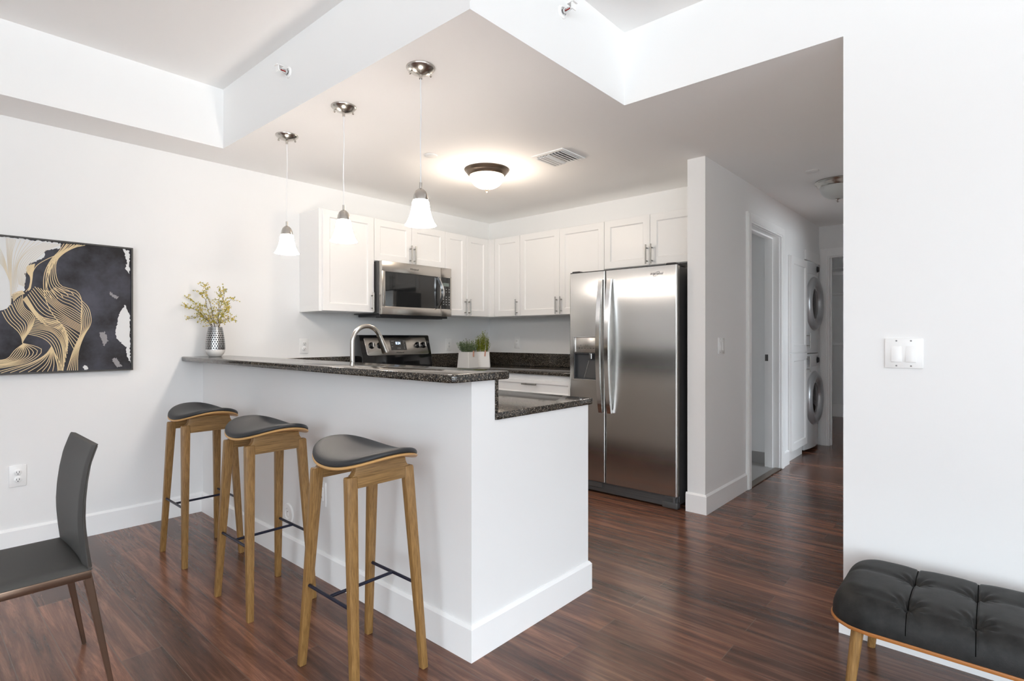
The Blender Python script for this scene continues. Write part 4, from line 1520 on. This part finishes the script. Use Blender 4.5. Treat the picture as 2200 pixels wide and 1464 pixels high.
b = bmesh.new()
NU, NV = 24, 20


def bk(i, j, side):
    v = -1 + 2 * j / NV
    wv = hw - .004 - .012 * (i / NU) ** 2
    y_ = v * wv
    top = .842 - .006 * (1 - v * v) + .0
    z_ = .430 + (top - .430) * i / NU
    x_ = back_x(min(z_, .842)) + .010 * (1 - v * v)
    th = .026 * (1 - .35 * i / NU)
    edge = max(0, (abs(v) - .86) / .14)
    ff = (1 - edge ** 2) ** .5 if edge < 1 else 0
    if side == 0:
        return (x_ + th * .5 - th * .5 * ff - X0, y_, z_)
    return (x_ + th * .5 + th * .5 * ff - X0, y_, z_)


fr0 = [[b.verts.new(bk(i, j, 0)) for j in range(NV + 1)] for i in range(NU + 1)]
fr1 = [[b.verts.new(bk(i, j, 1)) for j in range(NV + 1)] for i in range(NU + 1)]
for i in range(NU):
    for j in range(NV):
        b.faces.new((fr0[i][j], fr0[i + 1][j], fr0[i + 1][j + 1], fr0[i][j + 1]))
        b.faces.new((fr1[i][j], fr1[i][j + 1], fr1[i + 1][j + 1], fr1[i + 1][j]))
for i in range(NU):
    for j in (0, NV):
        b.faces.new((fr0[i][j], fr1[i][j], fr1[i + 1][j], fr0[i + 1][j]))
for j in range(NV):
    for i in (0, NU):
        b.faces.new((fr0[i][j], fr0[i][j + 1], fr1[i][j + 1], fr1[i][j]))
bmesh.ops.remove_doubles(b, verts=b.verts, dist=1e-5)
bmesh.ops.recalc_face_normals(b, faces=b.faces)
bkr = obj('backrest', G()._merge(b), M_fabric, t, 60)
sp_ = []
for i in range(NU + 1):
    z_ = .432 + (.838 - .432) * i / NU
    wv = hw - .004 - .012 * (i / NU) ** 2
    sp_.append((back_x(z_) + .0135 - X0, -wv - .0006, z_))
obj('seam', G().tube(sp_, .0016, seg=6), M_fabric, bkr, 60)

# ------------------------------------------------------------------ bench
BX, BY = 2.272, -.21
BA, BB, BR = .228, .635, .115
t = thing('bench', 'low bench with tufted black leather cushion against the right wall', 'bench', (BX, BY, 0))


def rr_map(i, j, a, b_, r):
    x_, y_ = i * a, j * b_
    qx, qy = abs(x_) - (a - r), abs(y_) - (b_ - r)
    if qx > 0 and qy > 0:
        m_ = max(qx, qy)
        l_ = math.hypot(qx, qy)
        qx, qy = qx * m_ / l_, qy * m_ / l_
        x_, y_ = math.copysign(a - r + qx, x_), math.copysign(b_ - r + qy, y_)
    return x_, y_


def rr_in(x_, y_, a, b_, r):
    qx, qy = abs(x_) - (a - r), abs(y_) - (b_ - r)
    return r - math.hypot(max(qx, 0), max(qy, 0)) - min(max(qx, qy), 0)


ZS = .262
seam_y = [.205 - .164 * k - BY for k in range(6)]
tuft_x = [2.312 - BX, 2.112 - BX]


def cushion(u, v):
    i, j = -1 + 2 * u, -1 + 2 * v
    i = math.copysign(1 - (1 - abs(i)) ** 1.35, i)
    x_, y_ = rr_map(i, j, BA - .004, BB - .004, BR)
    d = max(0.0, rr_in(x_, y_, BA - .004, BB - .004, BR))
    wr = .09
    hgt = .108 * (1 - max(0, 1 - d / wr) ** 2.5) ** .5
    # puffy rows along the length, pinched at the tufts
    row = 0
    for tx in tuft_x:
        row += math.exp(-((x_ - tx) / .022) ** 2)
    groove = 0
    tuft = 0
    wr_ = 0
    for sy in seam_y:
        dy = y_ - sy
        groove += math.exp(-(dy / .0038) ** 2) * .9 + math.exp(-(dy / .03) ** 2) * .5
        for tx in tuft_x:
            dx = x_ - tx
            q = math.hypot(dx, dy)
            tuft += math.exp(-(q / .022) ** 2) + .45 * math.exp(-(q / .06) ** 2)
            an = math.atan2(dx, dy)
            wr_ += math.cos(an * 9) * math.exp(-((q - .032) / .022) ** 2)
    k = min(1, d / .05)
    hgt -= k * (.0055 * row * (1 - min(1, groove) * .4) + .0085 * min(groove, 1.1) + .016 * min(tuft, 1.4) + 0.0032 * wr_)
    return (x_, y_, ZS + .0115 + max(hgt, 0))


g = G().grid(cushion, 130, 560)
cu_ = obj('cushion', g, M_vinyl, t, 75)
g = G()
for tx in tuft_x:
    for sy in seam_y:
        z_ = cushion((1 - (1 - abs(tx / (BA - .004))) ** (1 / 1.35)) * math.copysign(.5, tx) + .5, (sy / (BB - .004)) * .5 + .5)[2]
        g.lathe([(.008, -.002), (.008, .001), (.005, .003), (0, .0035)], (tx, sy, z_), 12)
obj('button', g, M_vinyl, cu_, 50)
g = G()
for sy in seam_y:
    pts = []
    for q in range(61):
        u_ = .012 + .976 * q / 60
        p = cushion(u_, (sy / (BB - .004)) * .5 + .5)
        pts.append((p[0], sy, p[2] - .0002))
    g.tube(pts, .0012, seg=6)
obj('seam', g, M_thread, cu_, 60, label='thin black cross seams')
b = bmesh.new()
NA = 120
rows = []
for ins, z_ in ((.40, ZS), (.004, ZS), (0, ZS + .003), (0, ZS + .008), (.004, ZS + .011), (.40, ZS + .011)):
    row = []
    for k in range(NA):
        a = 2 * PI * k / NA
        m_ = max(abs(math.cos(a)), abs(math.sin(a)))
        i, j = math.cos(a) / m_, math.sin(a) / m_
        x_, y_ = rr_map(i, j, BA, BB, BR)
        f = (1 - ins) if ins < .1 else .1
        row.append(b.verts.new((x_ * f, y_ * f, z_)))
    rows.append(row)
for a, c in zip(rows[:-1], rows[1:]):
    for i in range(NA):
        j = (i + 1) % NA
        b.faces.new((a[i], a[j], c[j], c[i]))
b.faces.new(rows[0][::-1]); b.faces.new(rows[-1])
bmesh.ops.recalc_face_normals(b, faces=b.faces)
obj('seat_base', G()._merge(b), M_rust, t, 40)
for sx_, xt, xb in ((-1, -.185, -.205), (1, .20, .262)):
    for sy, yt, yb in ((1, .545, .572), (-1, -.545, -.572)):
        g = G().cyl((xt, yt, ZS + .002), (xb, yb, 0), .0185, .0135, seg=20)
        obj('leg', g, M_oak, t, 50)

# ------------------------------------------------------------------ laundry: pantry cabinet, washer, dryer
t = thing('pantry_cabinet', 'tall narrow white pantry cabinet beside the stacked washer and dryer', 'cabinet', (5.648, 2.2, 0))
# front faces -Y; local y measured from the back
D = 2.2 - 1.465
obj('cabinet_body', G().box(0, .588, -D, 0, .10, 1.99).box(.01, .578, -D + .03, 0, 0, .10), M_cab, t)
for z0, z1, hz in ((.112, 1.045, .93), (1.055, 1.985, 1.17)):
    dr = obj('door', shaker(.012, .580, z0, z1, -D, fr=.07), M_cab, t)
    bar_pull(dr, (.556, -D - .02, hz), .155)


def laundry(name, label, z0, h, cat):
    t = thing(name, label, cat, (6.245, 2.18, z0))
    W, D = .618, 2.18 - 1.482
    b = bmesh.new()
    # bowed front: plan outline extruded upwards
    out = [(0, 0), (0, -D)]
    for k in range(1, 12):
        q = k / 12
        out.append((W * q, -D - .034 * math.sin(PI * q)))
    out += [(W, -D), (W, 0)]
    lo = .03 if z0 < .1 else 0.004
    body = obj('body', G().prism(out, lambda p, k: Vector((p[0], p[1], lo + (h - lo) * k)), bev=.008), M_washer, t, 40)
    if z0 < .1:
        for xx in (.06, W - .06):
            for yy in (-.06, -D + .06):
                obj('foot', G().cyl((xx, yy, 0), (xx, yy, .03), .02), M_blackm, t)
    cx_, cz_ = W / 2 - .002, (.556 if z0 < .1 else .531)
    Mx = Matrix.Rotation(PI / 2, 4, 'X')
    g = G().lathe([(.292, 0), (.292, .012), (.278, .036), (.246, .052), (.205, .044), (.188, .020), (.188, 0)], (cx_, -D - .016, cz_), 56, M=Mx)
    dr = obj('door', g, M_ring, t, 50)
    obj('glass', G().lathe([(.190, .0), (.175, .012), (.125, .024), (.06, .030), (0, .031)], (cx_, -D - .018, cz_), 48, M=Mx), M_glassblk, dr, 60)
    g = G()
    for zz in (-.10, .10):
        g.box(cx_ - .300, cx_ - .290, -D - .026, -D - .006, cz_ + zz - .014, cz_ + zz + .014)
    obj('hinge', g, M_blackm, dr)
    # control panel strip
    pz0, pz1 = h - .135, h - .006
    pan = [(p[0], p[1] - .004) for p in out[2:-2]]
    pan = pan + [(p[0], p[1] + .02) for p in pan[::-1]]
    cp = obj('control_panel', G().prism(pan, lambda p, k: Vector((p[0], p[1], pz0 + (pz1 - pz0) * k)), bev=.002), M_washer, t, 40)
    kx = W * .62
    obj('knob', G().lathe([(.036, 0), (.036, .006), (.028, .010), (.026, .022), (.0, .024)], (kx, -D - .036, (pz0 + pz1) / 2), 30, M=Mx), M_blackm, cp, 40)
    obj('knob_ring', G().lathe([(.044, 0), (.044, .004), (.036, .006), (.036, 0)], (kx, -D - .035, (pz0 + pz1) / 2), 36, M=Mx), M_ring, cp, 40)
    if z0 < .1:
        obj('drawer', G().box(.03, .22, -D - .026, -D + .01, pz0 + .02, pz1 - .02, bev=.004), M_ring, t)
    return t


laundry('washing_machine', 'white front-loading washing machine at the bottom of the laundry stack', 0.0, 1.03, 'washing machine')
laundry('clothes_dryer', 'white front-loading dryer stacked on top of the washing machine', 1.032, .975, 'dryer')
o = obj('filler_panel', G().box(0, .622, -.012, .10, 0, .103), M_cab, None, loc=(6.2455, 1.474, 2.0105))
tag(o, 'flat white filler panel above the dryer', 'panel')
